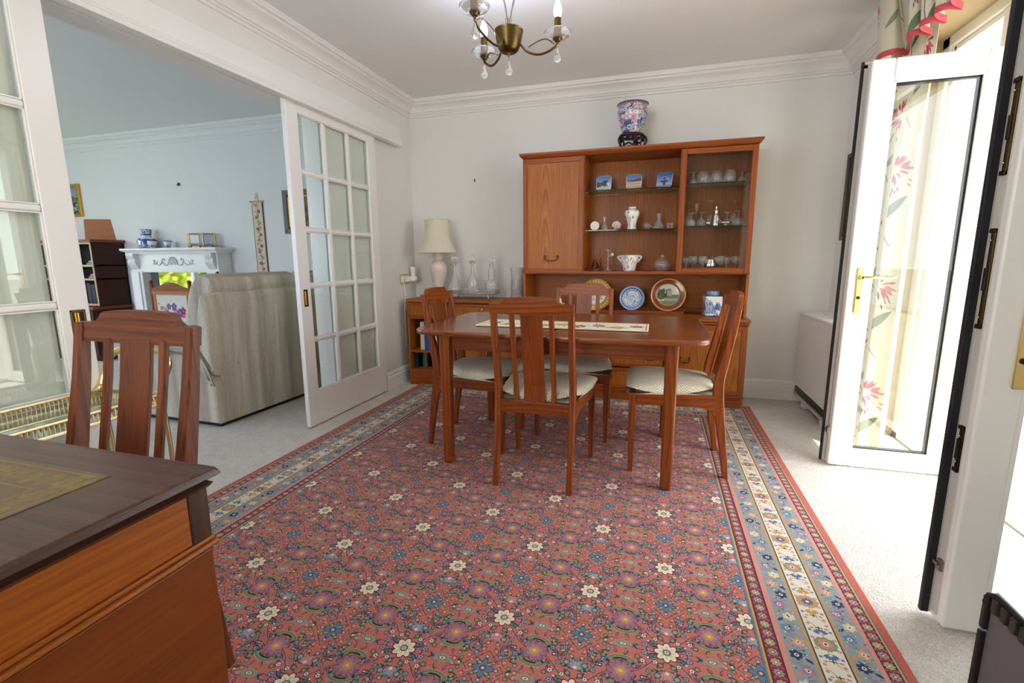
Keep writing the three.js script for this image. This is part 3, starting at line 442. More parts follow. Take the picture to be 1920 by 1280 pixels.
{
  const t = thing('rug', 'large red oriental rug with floral lattice and wide patterned border', 'rug', [0, 0, 0]);
  const x0 = 0.2, x1 = 2.805, z0 = 0.305, z1 = 4.45, b = 0.365, y = 0.011, pile = pixelTex(256, 256, 0.12, 0.12, (u, v) => { const g = 255 * vnoise(u * 60, v * 60, 60, 60, 70); return [g, g, g]; }, false);
  const fieldM = std({ map: rugField(), roughness: 1, bumpMap: pile, bumpScale: 0.0015 }), borderM = std({ map: rugBorder(), roughness: 1, bumpMap: pile, bumpScale: 0.0015 });
  const quad = (pts, uvs) => { const g = new THREE.BufferGeometry(), P = [], U = []; for (const k of [0, 1, 2, 0, 2, 3]) { P.push(pts[k][0], y, pts[k][1]); U.push(...uvs[k]); } g.setAttribute('position', new THREE.Float32BufferAttribute(P, 3)); g.setAttribute('uv', new THREE.Float32BufferAttribute(U, 2)); g.computeVertexNormals(); return g; };
  // the top of the pile, with thin sides
  const side = (ax, az, cx, cz) => { const g = new THREE.BufferGeometry(); g.setAttribute('position', new THREE.Float32BufferAttribute([ax, y, az, ax, 0, az, cx, 0, cz, ax, y, az, cx, 0, cz, cx, y, cz], 3)); g.setAttribute('uv', new THREE.Float32BufferAttribute([0.36, 0, 0.36, 0, 0.36, 1, 0.36, 0, 0.36, 1, 0.36, 1], 2)); g.computeVertexNormals(); return g; };
  const fu = (X, Z) => [X - 1.502, -(Z - 2.205)];
  part('field', quad([[x0 + b, z0 + b], [x0 + b, z1 - b], [x1 - b, z1 - b], [x1 - b, z0 + b]], [fu(x0 + b, z0 + b), fu(x0 + b, z1 - b), fu(x1 - b, z1 - b), fu(x1 - b, z0 + b)]), fieldM, t);
  const bord = (o0, o1, i1, i0, len) => part('border', [quad([o0, o1, i1, i0], [[b, 0], [b, len], [0, len - b], [0, b]]), side(...o1, ...o0)], borderM, t);
  bord([x0, z0], [x0, z1], [x0 + b, z1 - b], [x0 + b, z0 + b], z1 - z0);
  bord([x1, z1], [x1, z0], [x1 - b, z0 + b], [x1 - b, z1 - b], z1 - z0);
  bord([x1, z0], [x0, z0], [x0 + b, z0 + b], [x1 - b, z0 + b], x1 - x0);
  bord([x0, z1], [x1, z1], [x1 - b, z1 - b], [x0 + b, z1 - b], x1 - x0);
}
// ---------- dining chairs: origin on the floor, front towards -z ----------
const postLine = [[0, 0.228], [0.15, 0.209], [0.3, 0.186], [0.41, 0.172], [0.48, 0.171], [0.585, 0.192], [0.74, 0.222], [0.9, 0.246]];
const postZ = (y) => { for (let i = 1; i < postLine.length; i++) if (y <= postLine[i][0]) { const [a, p] = postLine[i - 1], [b, q] = postLine[i], t = (y - a) / (b - a); return p + (q - p) * t; } return 0.246; };
const strip = (y0, y1, half, n = 14, bow = 0) => { const f = [], b = []; for (let i = 0; i <= n; i++) { const y = y0 + (y1 - y0) * i / n, t = typeof half === 'function' ? half(y) : half; f.push([postZ(y) + bow - t, y]); b.unshift([postZ(y) + bow + t, y]); } return poly([...f, ...b]); };
function sideCut(shape, x0, x1, bevel = 0.003) { return metric(extr(shape, x1 - x0, bevel, 1).rotateY(-Math.PI / 2).translate(x1, 0, 0), 1, rr(0, 2), rr(0, 2)); } // shape drawn in (z, y)
function taper(x, z, y0, y1, w0, w1, r = 0.003) { const g = new RoundedBoxGeometry(1, y1 - y0, 1, 1, 0.06), p = g.attributes.position; for (let i = 0; i < p.count; i++) { const t = (p.getY(i) / (y1 - y0)) + 0.5, w = w0 + (w1 - w0) * t; p.setX(i, p.getX(i) * w); p.setZ(i, p.getZ(i) * w); } g.computeVertexNormals(); g.translate(x, (y0 + y1) / 2, z); return metric(g, 1, rr(0, 2), rr(0, 2)); }
function cushion(wBack, wFront, zBack, zFront, y0, y1, n = 22) {
  const P = [], I = [], e = (s) => Math.pow(Math.max(0, 1 - Math.pow(Math.abs(s), 7)), 0.42), top = [], sq = (u, v) => { const k = 1 / Math.pow(Math.pow(Math.abs(u), 9) + Math.pow(Math.abs(v), 9) + 1e-9, 1 / 9), m = Math.max(Math.abs(u), Math.abs(v)); return m < 1e-6 ? [0, 0] : [u * k * m, v * k * m]; };
  for (let s = 0; s < 2; s++) for (let j = 0; j <= n; j++) for (let i = 0; i <= n; i++) {
    const [u, v] = sq(Math.sin((i / n - 0.5) * Math.PI), Math.sin((j / n - 0.5) * Math.PI)), w = wBack + (wFront - wBack) * (v + 1) / 2, hgt = Math.sqrt(e(u) * e(v)), mid = y0 + (y1 - y0) * 0.3;
    P.push(u * w / 2, s ? mid - hgt * (mid - y0) : mid + hgt * (y1 - mid) - 0.008 * (u * u + v * v), zBack + (zFront - zBack) * (v + 1) / 2);
  }
  const m = n + 1; for (let s = 0; s < 2; s++) for (let j = 0; j < n; j++) for (let i = 0; i < n; i++) { const a = s * m * m + j * m + i, q = [a, a + m, a + 1, a + 1, a + m, a + m + 1]; I.push(...(s === (zFront < zBack ? 0 : 1) ? [q[0], q[2], q[1], q[3], q[5], q[4]] : q)); }
  let g = new THREE.BufferGeometry(); g.setAttribute('position', new THREE.Float32BufferAttribute(P, 3)); g.setIndex(I); g = mergeVertices(g, 1e-5); g.computeVertexNormals(); return metric(g, 2);
}
function topRail() {
  const s = new THREE.Shape(); s.moveTo(-0.19, 0.842); s.quadraticCurveTo(0, 0.838, 0.19, 0.842); s.lineTo(0.19, 0.881); s.quadraticCurveTo(0.165, 0.889, 0.145, 0.884); s.quadraticCurveTo(0.128, 0.887, 0.116, 0.903); s.quadraticCurveTo(0.11, 0.912, 0.096, 0.913);
  s.quadraticCurveTo(0, 0.92, -0.096, 0.913); s.quadraticCurveTo(-0.11, 0.912, -0.116, 0.903); s.quadraticCurveTo(-0.128, 0.887, -0.145, 0.884); s.quadraticCurveTo(-0.165, 0.889, -0.19, 0.883); s.closePath();
  s.getPoints(); const pts = s.extractPoints(10).shape, fine = [];
  for (let i = 0; i < pts.length; i++) { const a = pts[i], b = pts[(i + 1) % pts.length], n = Math.max(1, Math.ceil(a.distanceTo(b) / 0.03)); for (let k = 0; k < n; k++) fine.push([a.x + (b.x - a.x) * k / n, a.y + (b.y - a.y) * k / n]); }
  // built as a strip of columns so that it can bow backwards
  const xs = [...new Set(fine.filter((p) => p[1] > 0.86).map((p) => +p[0].toFixed(4)))].sort((a, b) => a - b), top = (x) => { let best = 0.883; for (let i = 0; i < fine.length; i++) { const a = fine[i], b = fine[(i + 1) % fine.length]; if (Math.min(a[1], b[1]) > 0.86 && (a[0] - x) * (b[0] - x) <= 1e-9 && Math.abs(a[0] - b[0]) > 1e-6) best = a[1] + (b[1] - a[1]) * (x - a[0]) / (b[0] - a[0]); } return best; };
  const pos = [], V = (x, y, k) => [x, y - 0.018, postZ(y) + 0.012 * (1 - (x / 0.19) ** 2) + k * 0.0115], q = (a, b, c, d) => pos.push(...a, ...b, ...c, ...a, ...c, ...d), N = 4, Y = (x, j) => { const lo = 0.838 + 0.004 * (x / 0.19) ** 2; return lo + (top(x) - lo) * j / N; };
  for (let i = 0; i < xs.length - 1; i++) { const a = xs[i], b = xs[i + 1]; for (let j = 0; j < N; j++) { q(V(a, Y(a, j), 1), V(b, Y(b, j), 1), V(b, Y(b, j + 1), 1), V(a, Y(a, j + 1), 1)); q(V(b, Y(b, j), -1), V(a, Y(a, j), -1), V(a, Y(a, j + 1), -1), V(b, Y(b, j + 1), -1)); } q(V(a, Y(a, N), 1), V(b, Y(b, N), 1), V(b, Y(b, N), -1), V(a, Y(a, N), -1)); q(V(a, Y(a, 0), -1), V(b, Y(b, 0), -1), V(b, Y(b, 0), 1), V(a, Y(a, 0), 1)); }
  for (const [x, s] of [[xs[0], -1], [xs[xs.length - 1], 1]]) for (let j = 0; j < N; j++) { const A = V(x, Y(x, j), -s), B = V(x, Y(x, j), s), C = V(x, Y(x, j + 1), s), D = V(x, Y(x, j + 1), -s); s > 0 ? q(B, A, D, C) : q(A, B, C, D), 0; }
  let g = new THREE.BufferGeometry(); g.setAttribute('position', new THREE.Float32BufferAttribute(pos, 3)); g = toCreasedNormals(g, 0.5); return metric(g, 0, 0.3, 0.2);
}
function makeChair(label, wm, pm) {
  const t = thing('dining_chair', label, 'chair', [0, 0, 0], 0);
  const thick = (y) => y < 0.41 ? 0.013 + 0.012 * y / 0.41 : 0.025 - 0.014 * (y - 0.41) / 0.49;
  for (const s of [-1, 1]) part('leg', sideCut(strip(0, 0.868, thick, 30), s * 0.177 - 0.0135, s * 0.177 + 0.0135, 0.004), wm, t);
  for (const s of [-1, 1]) part('leg', taper(s * 0.205, -0.222, 0, 0.412, 0.022, 0.036), wm, t);
  part('top_rail', topRail(), wm, t);
  part('splat', sideCut(strip(0.39, 0.832, 0.005, 14, 0.006), -0.05, 0.05, 0.002), pm, t);
  for (const s of [-1, 1]) part('slat', sideCut(strip(0.39, 0.832, 0.006, 14, 0.003), s * 0.09 - 0.012, s * 0.09 + 0.012, 0.003), wm, t);
  part('seat_rail', bx(-0.165, 0.165, 0.352, 0.412, 0.166, 0.19, { r: 0.004 }), wm, t);
  part('seat_rail', bx(-0.19, 0.19, 0.352, 0.412, -0.236, -0.212, { r: 0.004 }), wm, t);
  const br = new THREE.Shape(); br.moveTo(-0.205, 0.352); br.lineTo(-0.205, 0.412); br.lineTo(0.165, 0.412); br.lineTo(0.165, 0.3); br.quadraticCurveTo(0.14, 0.35, 0.08, 0.354); br.lineTo(-0.205, 0.352);
  for (const s of [-1, 1]) part('seat_rail', metric(extr(br, 0.02, 0.003, 1).rotateY(-Math.PI / 2).translate(0.01, 0, 0).applyMatrix4(new THREE.Matrix4().makeRotationY(s * -0.075)).translate(s * 0.193, 0, 0), 2), wm, t);
  part('seat', cushion(0.355, 0.485, 0.164, -0.256, 0.402, 0.47), M.seat, t);
  return t;
}
const chair = makeChair('wooden dining chair at the table seen from behind, back towards us', M.chair, M.chairPanel);
chair.position.set(1.615, 0.011, 1.735); chair.rotation.y = R3(-1.2);
copy(chair, 'wooden dining chair on the side of the table towards the patio doors', [2.252, 0.011, 1.42], R3(92));
copy(chair, 'wooden dining chair on the side of the table towards the sofa', [1.13, 0.011, 1.4], R3(-90));
copy(chair, 'wooden dining chair between the table and the display cabinet', [1.672, 0.011, 1.06], R3(180));
const deskChair = makeChair('dark wooden chair with its back to the sofa, pushed under the desk', M.deskChair, M.deskChairPanel);
deskChair.position.set(0.896, 0.011, 3.377); deskChair.rotation.y = R3(180); deskChair.scale.setScalar(1.045);

// ---------- dining table ----------
{
  const t = thing('dining_table', 'extending wooden dining table with rounded corners and square legs', 'table', [1.66, 0.011, 1.44]);
  const hw = 0.71, hd = 0.452, r = 0.13;
  const half = (s) => { const p = new THREE.Shape(), g = 0.0012; p.moveTo(g, -hd - 0.012); p.quadraticCurveTo(hw * 0.5, -hd - 0.008, hw - r, -hd + 0.02); p.bezierCurveTo(hw - 0.03, -hd + 0.035, hw - 0.012, -hd + 0.06, hw - 0.004, -hd + r); p.quadraticCurveTo(hw + 0.012, 0, hw - 0.004, hd - r); p.bezierCurveTo(hw - 0.012, hd - 0.06, hw - 0.03, hd - 0.035, hw - r, hd - 0.02); p.quadraticCurveTo(hw * 0.5, hd + 0.008, g, hd + 0.012); p.closePath(); return metric(extr(p, 0.026, 0.009, 3, 14).rotateX(s > 0 ? -Math.PI / 2 : -Math.PI / 2).applyMatrix4(new THREE.Matrix4().makeRotationY(s > 0 ? 0 : Math.PI)).translate(0, 0.69, 0), 0, s > 0 ? 0 : 0.4, 0.13); };
  part('table_top', half(1), M.table, t); part('table_top', half(-1), M.table, t);
  const a = 0.085; part('apron', [bx(-0.52, 0.52, 0.69 - a, 0.69, 0.315, 0.337), bx(-0.52, 0.52, 0.69 - a, 0.69, -0.337, -0.315), bx(-0.556, -0.534, 0.69 - a, 0.69, -0.33, 0.33), bx(0.534, 0.556, 0.69 - a, 0.69, -0.33, 0.33)], M.chair, t);
  for (const sx of [-1, 1]) for (const sz of [-1, 1]) { const g = new RoundedBoxGeometry(0.058, 0.69, 0.058, 3, 0.014), p = g.attributes.position; for (let i = 0; i < p.count; i++) { const k = 0.86 + 0.14 * (p.getY(i) / 0.69 + 0.5); p.setX(i, p.getX(i) * k); p.setZ(i, p.getZ(i) * k); } g.translate(sx * 0.546, 0.345, sz * 0.345); part('leg', metric(g, 1, rr(0, 2), rr(0, 2)), M.chair, t); }
}
{
  const tex = image(1024, 256, (x, w, h) => {
    x.fillStyle = '#efe8d4'; x.fillRect(0, 0, w, h); x.strokeStyle = '#c9b78e'; x.lineWidth = 6; x.strokeRect(10, 10, w - 20, h - 20);
    for (let i = 0; i < 9; i++) { const cx = 70 + i * 111, cy = 128 + (i % 2 ? 26 : -26); stroke(x, [[cx - 60, 128], [cx, cy + (i % 2 ? -50 : 50)], [cx + 60, 128]], 5, '#9a9a5e'); petals(x, cx, cy, 40, 6, ['#b5794a', '#c6a04e', '#a8574a'][i % 3]); dot(x, cx, cy, 12, '#e6c878'); for (let k = 0; k < 5; k++) leaf(x, cx + rr(-45, 45), cy + rr(-40, 40), 42, 16, rr(0, 6), ['#8d9158', '#a98a4a', '#7d6a4a'][k % 3]); }
  });
  const t = thing('table_runner', 'cream embroidered table runner with brown and gold flowers on the dining table', 'table runner', [1.665, 0.729, 1.55]);
  const g = new THREE.PlaneGeometry(0.86, 0.25, 60, 6).rotateX(-Math.PI / 2), p = g.attributes.position; for (let i = 0; i < p.count; i++) p.setY(i, 0.0012 + 0.0016 * (1 + Math.sin(p.getX(i) * 23 + p.getZ(i) * 9)) * (Math.abs(p.getZ(i)) > 0.1 ? 1 : 0.4)); g.computeVertexNormals();
  part('cloth', g, std({ map: tex, roughness: 0.95 }), t); const hm = std({ color: 0xe6d9b8, roughness: 0.95 });
  part('hem', [bx(-0.434, -0.424, 0, 0.006, -0.126, 0.126), bx(0.424, 0.434, 0, 0.006, -0.126, 0.126), bx(-0.43, 0.43, 0, 0.005, -0.129, -0.123), bx(-0.43, 0.43, 0, 0.005, 0.123, 0.129)], hm, t);
}
// ---------- wall units ----------
// raised frame and panel facing +z
function framed(t, name, x0, x1, y0, y1, zf, fw, panelM, parent = t, frameM = M.teakFrame) {
  const d = part(name, bx(x0, x1, y0, y1, zf - 0.018, zf - 0.006, { r: 0.001, grain: 1 }), panelM, parent), z0 = zf - 0.012, z1 = zf;
  const miter = (p) => { const s = poly(p); return extr(s, z1 - z0, 0.003, 2).translate(0, 0, z0); };
  const f = fw, F = [miter([[x0, y0], [x1, y0], [x1 - f, y0 + f], [x0 + f, y0 + f]]), miter([[x0 + f, y1 - f], [x1 - f, y1 - f], [x1, y1], [x0, y1]])].map((g) => metric(g, 0, rr(0, 1), rr(0, 1)));
  const G = [miter([[x0, y0], [x0 + f, y0 + f], [x0 + f, y1 - f], [x0, y1]]), miter([[x1 - f, y0 + f], [x1, y0], [x1, y1], [x1 - f, y1 - f]])].map((g) => metric(g, 1, rr(0, 1), rr(0, 1)));
  part('moulded_frame', [...F, ...G], frameM, d); return d;
}
function dropHandle(parent, x, y, z, w = 0.075) {
  part('drop_handle', [ball(0.009, [x - w / 2, y, z + 0.006]), ball(0.009, [x + w / 2, y, z + 0.006]), tube([[x - w / 2, y, z + 0.012], [x - w / 2 - 0.004, y - 0.012, z + 0.016], [x - w / 2 + 0.012, y - 0.028, z + 0.018], [x, y - 0.032, z + 0.018], [x + w / 2 - 0.012, y - 0.028, z + 0.018], [x + w / 2 + 0.004, y - 0.012, z + 0.016], [x + w / 2, y, z + 0.012]], 0.0042, 28, 8)], M.bronze, parent);
}
function knob(parent, x, y, z) { part('knob', [rod([x, y, z], [x, y, z + 0.012], 0.006), ball(0.013, [x, y, z + 0.018], 0.9), rod([x, y, z], [x, y, z + 0.002], 0.013)], M.paleBrass, parent); }
{
  const t = thing('sideboard', 'low wooden side unit with open shelves and a brass knobbed drawer, under the lamp', 'sideboard', [0, 0, 0]);
  const x0 = 0.1, x1 = 1.105, zf = 0.36, zb = 0.025, xs = 0.43, B = (...a) => bx(...a, { r: 0.002 });
  part('top', bx(x0 - 0.008, x1, 0.716, 0.744, zb, zf + 0.01, { r: 0.008, seg: 2 }), M.teak, t);
  part('side_panel', B(x0, x0 + 0.018, 0.012, 0.716, zb, zf), M.teak, t); part('side_panel', B(x1 - 0.018, x1, 0.012, 0.716, zb, zf), M.teak, t); part('divider', B(xs, xs + 0.018, 0.012, 0.716, zb, zf - 0.004), M.teak, t);
  part('back_panel', B(x0, x1, 0.06, 0.72, zb, zb + 0.008), M.teakDark, t); part('plinth', B(x0, x1, 0, 0.125, zb + 0.02, zf - 0.004), M.teakFrame, t);
  part('shelf', B(x0 + 0.018, xs, 0.285, 0.303, zb, zf - 0.006), M.teak, t); part('shelf', B(x0 + 0.018, xs, 0.125, 0.14, zb, zf - 0.006), M.teak, t); part('shelf', B(x0 + 0.018, x1, 0.575, 0.59, zb, zf - 0.006), M.teak, t);
  framed(t, 'drawer', x0 + 0.004, xs + 0.012, 0.588, 0.712, zf + 0.004, 0.022, M.teakPanel);
  const d = framed(t, 'drawer', xs + 0.05, x1 - 0.022, 0.592, 0.71, zf + 0.004, 0.024, M.teakPanel); knob(d, 0.787, 0.668, zf + 0.002);
  for (const [a, b, s] of [[xs + 0.02, 0.768, 1], [0.772, x1 - 0.02, -1]]) { const q = framed(t, 'door', a, b, 0.13, 0.57, zf + 0.002, 0.03, M.teakPanel); knob(q, s > 0 ? b - 0.02 : a + 0.02, 0.44, zf); }
}
{
  const t = thing('cabinet_base', 'wooden base unit of drawers and cupboards below the display cabinet', 'cabinet', [0, 0, 0]);
  const x0 = 1.115, x1 = 2.745, zb = 0.025, zf = 0.385, B = (...a) => bx(...a, { r: 0.002 });
  part('top', bx(x0, x1 + 0.012, 0.624, 0.65, zb, zf + 0.02, { r: 0.01, seg: 3 }), M.teak, t);
  part('carcass', [B(x0, x0 + 0.018, 0.01, 0.624, zb, zf), B(x1 - 0.018, x1, 0.01, 0.624, zb, zf), B(x0, x1, 0.06, 0.62, zb, zb + 0.01), B(1.615, 1.633, 0.09, 0.624, zb, zf), B(2.262, 2.28, 0.09, 0.624, zb, zf), B(x0, x1, 0.082, 0.1, zb, zf)], M.teak, t);
  part('plinth', B(x0, x1, 0, 0.084, zb + 0.02, zf - 0.004), M.teakFrame, t);
  part('moulding', [bx(x0, x1 + 0.004, 0.084, 0.102, zf - 0.01, zf + 0.012, { r: 0.006, seg: 2 }), bx(x0, x1 + 0.004, 0.604, 0.624, zf - 0.01, zf + 0.008, { r: 0.006, seg: 2 })], M.teakFrame, t);
  const dl = framed(t, 'door', 1.125, 1.612, 0.105, 0.602, zf + 0.01, 0.034, M.teakPanel); dropHandle(dl, 1.55, 0.36, zf + 0.008, 0.06);
  const dr = framed(t, 'door', 2.284, 2.737, 0.105, 0.602, zf + 0.01, 0.034, M.teakPanel); dropHandle(dr, 2.345, 0.36, zf + 0.008, 0.06);
  for (const [a, b] of [[0.105, 0.262], [0.272, 0.432], [0.442, 0.602]]) { const q = framed(t, 'drawer', 1.637, 2.259, a, b, zf + 0.01, 0.026, M.teakPanel); for (const x of [1.79, 2.1]) dropHandle(q, x, (a + b) / 2 + 0.012, zf + 0.006, 0.075); }
}
{
  const t = thing('display_cabinet', 'tall wooden wall unit with one panelled door, open glass shelves and a glazed door', 'cabinet', [0, 0.65, 0]);
  const Y = (y) => y - 0.65, x0 = 1.12, x1 = 2.735, zb = 0.012, zf = 0.34, B = (a, b, c, d, e, f) => bx(a, b, Y(c), Y(d), e, f, { r: 0.002 });
  part('cornice', moulding([[0, Y(1.812)], [0.004, Y(1.812)], [0.014, Y(1.82)], [0.022, Y(1.832)], [0.024, Y(1.845)], [0, Y(1.845)]], 'x', zf, 1, x0, x1, -1, -1), M.teakFrame, t);
  for (const q of [moulding([[0, Y(1.812)], [0.004, Y(1.812)], [0.014, Y(1.82)], [0.022, Y(1.832)], [0.024, Y(1.845)], [0, Y(1.845)]], 'z', x1, 1, zb, zf, 0, -1), moulding([[0, Y(1.812)], [0.004, Y(1.812)], [0.014, Y(1.82)], [0.022, Y(1.832)], [0.024, Y(1.845)], [0, Y(1.845)]], 'z', x0, -1, zb, zf, 0, -1)]) part('cornice', q, M.teakFrame, t);
  part('top', B(x0, x1, 1.81, 1.845, zb, zf), M.teakFrame, t);
  part('side_panel', B(x0, x0 + 0.018, 0.65, 1.812, zb, zf - 0.012), M.teak, t); part('side_panel', B(x1 - 0.018, x1, 0.65, 1.812, zb, zf - 0.012), M.teak, t);
  part('divider', B(1.566, 1.586, 0.955, 1.812, zb, zf - 0.012), M.teak, t); part('divider', B(2.25, 2.268, 0.955, 1.812, zb, zf - 0.012), M.teak, t);
  part('back_panel', [B(x0, 1.58, 0.96, 1.81, zb, zb + 0.01), B(1.58, 2.26, 0.96, 1.81, zb, zb + 0.01), B(2.26, x1, 0.96, 1.81, zb, zb + 0.01)], M.teak, t);
  part('back_panel', B(x0, x1, 0.65, 0.96, zb, zb + 0.01), M.teak, t);
  part('bottom_board', [B(x0, x1, 0.955, 0.976, zb, zf - 0.005), B(1.58, 2.256, 0.976, 1.012, zb, zb + 0.05)], M.teakFrame, t);
  part('plate_ledge', [B(1.68, 2.33, 0.65, 0.672, 0.17, 0.185), bx(1.2, 2.68, Y(0.65), Y(0.69), zb + 0.01, zb + 0.03, { r: 0.008, seg: 2 })], M.teakFrame, t);
  const door = framed(t, 'door', x0 + 0.003, 1.583, Y(0.962), Y(1.806), zf + 0.004, 0.036, M.teakPanel); dropHandle(door, 1.345, Y(1.088), zf + 0.001, 0.095);
  // glazed door
  const gd = part('glazed_door', bx(2.253, 2.29, Y(0.962), Y(1.806), zf - 0.016, zf + 0.004, { r: 0.005, seg: 2 }), M.teakFrame, t);
  part('stile', bx(2.696, x1 - 0.002, Y(0.962), Y(1.806), zf - 0.016, zf + 0.004, { r: 0.005, seg: 2 }), M.teakFrame, gd);
  part('rail', bx(2.29, 2.696, Y(0.962), Y(1.0), zf - 0.016, zf + 0.004, { r: 0.005, seg: 2 }), M.teakFrame, gd); part('rail', bx(2.29, 2.696, Y(1.768), Y(1.806), zf - 0.016, zf + 0.004, { r: 0.005, seg: 2 }), M.teakFrame, gd);
  part('pane', new THREE.PlaneGeometry(0.41, 0.78).translate(2.493, Y(1.384), zf - 0.008), M.glass, gd);
  for (const y of [1.562, 1.274]) { part('glass_shelf', bx(1.588, 2.249, Y(y), Y(y + 0.008), 0.03, 0.285, { r: 0.0015 }), M.shelfGlass, t); }
  for (const y of [1.575, 1.285]) part('glass_shelf', bx(2.27, 2.716, Y(y), Y(y + 0.008), 0.03, 0.295, { r: 0.0015 }), M.shelfGlass, t);
  for (const y of [1.562, 1.274]) for (const x of [1.592, 2.245]) for (const z of [0.06, 0.24]) part('shelf_pin', rod([x - 0.006, Y(y) - 0.003, z], [x + 0.006, Y(y) - 0.003, z], 0.003, 6), M.paleBrass, t);
}

// ---------- things on the sideboard ----------
{
  const t = thing('table_lamp', 'table lamp with cream shade and pale ginger jar base on the low side unit', 'lamp', [0.325, 0.744, 0.19]);
  part('base', [lathe(smoothPts([[0, 0.0], [0.06, 0.0], [0.062, 0.02], [0.05, 0.05], [0.046, 0.08], [0.062, 0.16], [0.076, 0.23], [0.074, 0.275], [0.052, 0.31], [0.034, 0.325], [0.036, 0.335]], 48), 8), lathe([[0.036, 0.335], [0.044, 0.34], [0.046, 0.352], [0.034, 0.372], [0.02, 0.388], [0, 0.392]], 24)], M.blushCeramic, t);
  part('neck', rod([0, 0.39, 0], [0, 0.47, 0], 0.006), M.brass, t);
  const sp = []; for (let i = 0; i <= 16; i++) { const k = i / 16; sp.push([0.176 - 0.063 * (k + 0.35 * Math.sin(k * Math.PI)), 0.385 + 0.27 * k]); }
  part('lamp_shade', lathe(sp, 6).rotateY(0.3), M.lampShade, t);
  for (const i of [0, 16]) part('shade_trim', ((i) => { const q = []; for (let k = 0; k < 6; k++) { const a = k * Math.PI / 3 + 0.3; q.push([sp[i][0] * Math.sin(a), sp[i][1], sp[i][0] * Math.cos(a)]); } return join(q.map((p, k) => rod(p, q[(k + 1) % 6], 0.0035, 6))); })(i), std({ color: 0xe4dabb, roughness: 0.9 }), t);
  part('carrier', [0, 1, 2].map((k) => rod([0, 0.47, 0], [0.11 * Math.sin(k * 2.094), 0.645, 0.11 * Math.cos(k * 2.094)], 0.0016, 6)), M.brass, t);
}
{
  const t = thing('gallery_tray', 'small oval silver tray on ball feet carrying three decanters', 'tray', [0.64, 0.744, 0.2]);
  const o = new THREE.Shape(); o.absellipse(0, 0, 0.235, 0.115, 0, Math.PI * 2);
  part('tray_base', extr(o, 0.006, 0.002, 1, 40).rotateX(-Math.PI / 2).translate(0, 0.045, 0), M.silver, t);
  const ring = (y, r) => tube(Array.from({ length: 28 }, (_, i) => [0.237 * Math.cos(i * 0.2244), y, 0.117 * Math.sin(i * 0.2244)]), r, 84, 6, true);
  part('gallery', [ring(0.05, 0.003), ring(0.072, 0.003), ...Array.from({ length: 56 }, (_, i) => rod([0.237 * Math.cos(i * 0.1122), 0.05, 0.117 * Math.sin(i * 0.1122)], [0.237 * Math.cos(i * 0.1122 + 0.05), 0.072, 0.117 * Math.sin(i * 0.1122 + 0.05)], 0.0014, 5))], M.silver, t);
  for (const [a, b] of [[-0.16, 0.06], [0.16, 0.06], [-0.16, -0.06], [0.16, -0.06]]) part('foot', [rod([a, 0.008, b], [a, 0.045, b], 0.006), ball(0.009, [a, 0.009, b])], M.silver, t);
}
function decanter(label, x, body, stopper) {
  const t = thing('decanter', label, 'decanter', [x, 0.744 + 0.0515, 0.2], 0, 'glass decanters on the silver tray');
  const pr = smoothPts(body, 44), inner = pr.filter((_, i) => i > 3).map(([a, b]) => [Math.max(a - 0.005, 0.001), b + 0.004]).reverse();
  part('bottle', lathe([...pr, ...inner, [0, inner[inner.length - 1][1]]], 28), M.crystal, t); part('stopper', stopper, M.crystal, t);
}
decanter('bell shaped glass decanter nearest the lamp', 0.478, [[0, 0], [0.055, 0.0], [0.062, 0.02], [0.054, 0.06], [0.028, 0.11], [0.014, 0.15], [0.013, 0.22], [0.026, 0.245], [0.03, 0.25]], [rod([0, 0.225, 0], [0, 0.262, 0], 0.01, 12, 0.012), ball(0.026, [0, 0.288, 0], 1.0, 14)]);
decanter('slender glass decanter with a square shouldered body, middle of three', 0.643, [[0, 0], [0.048, 0.0], [0.05, 0.015], [0.048, 0.08], [0.04, 0.115], [0.018, 0.145], [0.0125, 0.18], [0.0125, 0.235], [0.03, 0.252], [0.032, 0.256]], [rod([0, 0.235, 0], [0, 0.268, 0], 0.009, 12, 0.012), lathe(smoothPts([[0, 0.262], [0.018, 0.27], [0.019, 0.295], [0.012, 0.312], [0, 0.316]], 16), 8)]);
decanter('cut glass decanter with bulbous waist and ball stopper, nearest the cut vase', 0.812, [[0, 0], [0.045, 0.0], [0.052, 0.02], [0.056, 0.06], [0.05, 0.09], [0.026, 0.115], [0.03, 0.15], [0.03, 0.18], [0.018, 0.21], [0.022, 0.235]], [rod([0, 0.215, 0], [0, 0.248, 0], 0.009, 12, 0.011), ball(0.026, [0, 0.27, 0], 1.05, 10), ball(0.01, [0, 0.305, 0], 1.2, 8)]);
{
  const pr = smoothPts([[0, 0], [0.045, 0.0], [0.05, 0.03], [0.05, 0.1], [0.046, 0.17], [0.056, 0.25], [0.058, 0.258]], 30), g = lathe([...pr, ...pr.slice(2).reverse().map(([a, b]) => [a - 0.005, b]), [0, 0.02]], 20);
  const cuts = []; for (let k = 0; k < 14; k++) for (const [a, b] of [[0.03, 0.1], [0.1, 0.17]]) { const p = k * 0.4488; cuts.push(rod([0.05 * Math.cos(p), a, 0.05 * Math.sin(p)], [0.048 * Math.cos(p + 0.4488), b, 0.048 * Math.sin(p + 0.4488)], 0.002, 5), rod([0.05 * Math.cos(p), a, 0.05 * Math.sin(p)], [0.048 * Math.cos(p - 0.4488), b, 0.048 * Math.sin(p - 0.4488)], 0.002, 5)); }
  const t = thing('cut_vase', 'tall cut glass vase beside the display cabinet', 'vase', [1.03, 0.744, 0.2]); part('body', g, M.crystal, t); part('cut_facets', cuts, M.crystal, t); part('foot', rod([0, 0, 0], [0, 0.012, 0], 0.05, 24, 0.048), std({ color: 0x3a302a, roughness: 0.3 }), t);
}
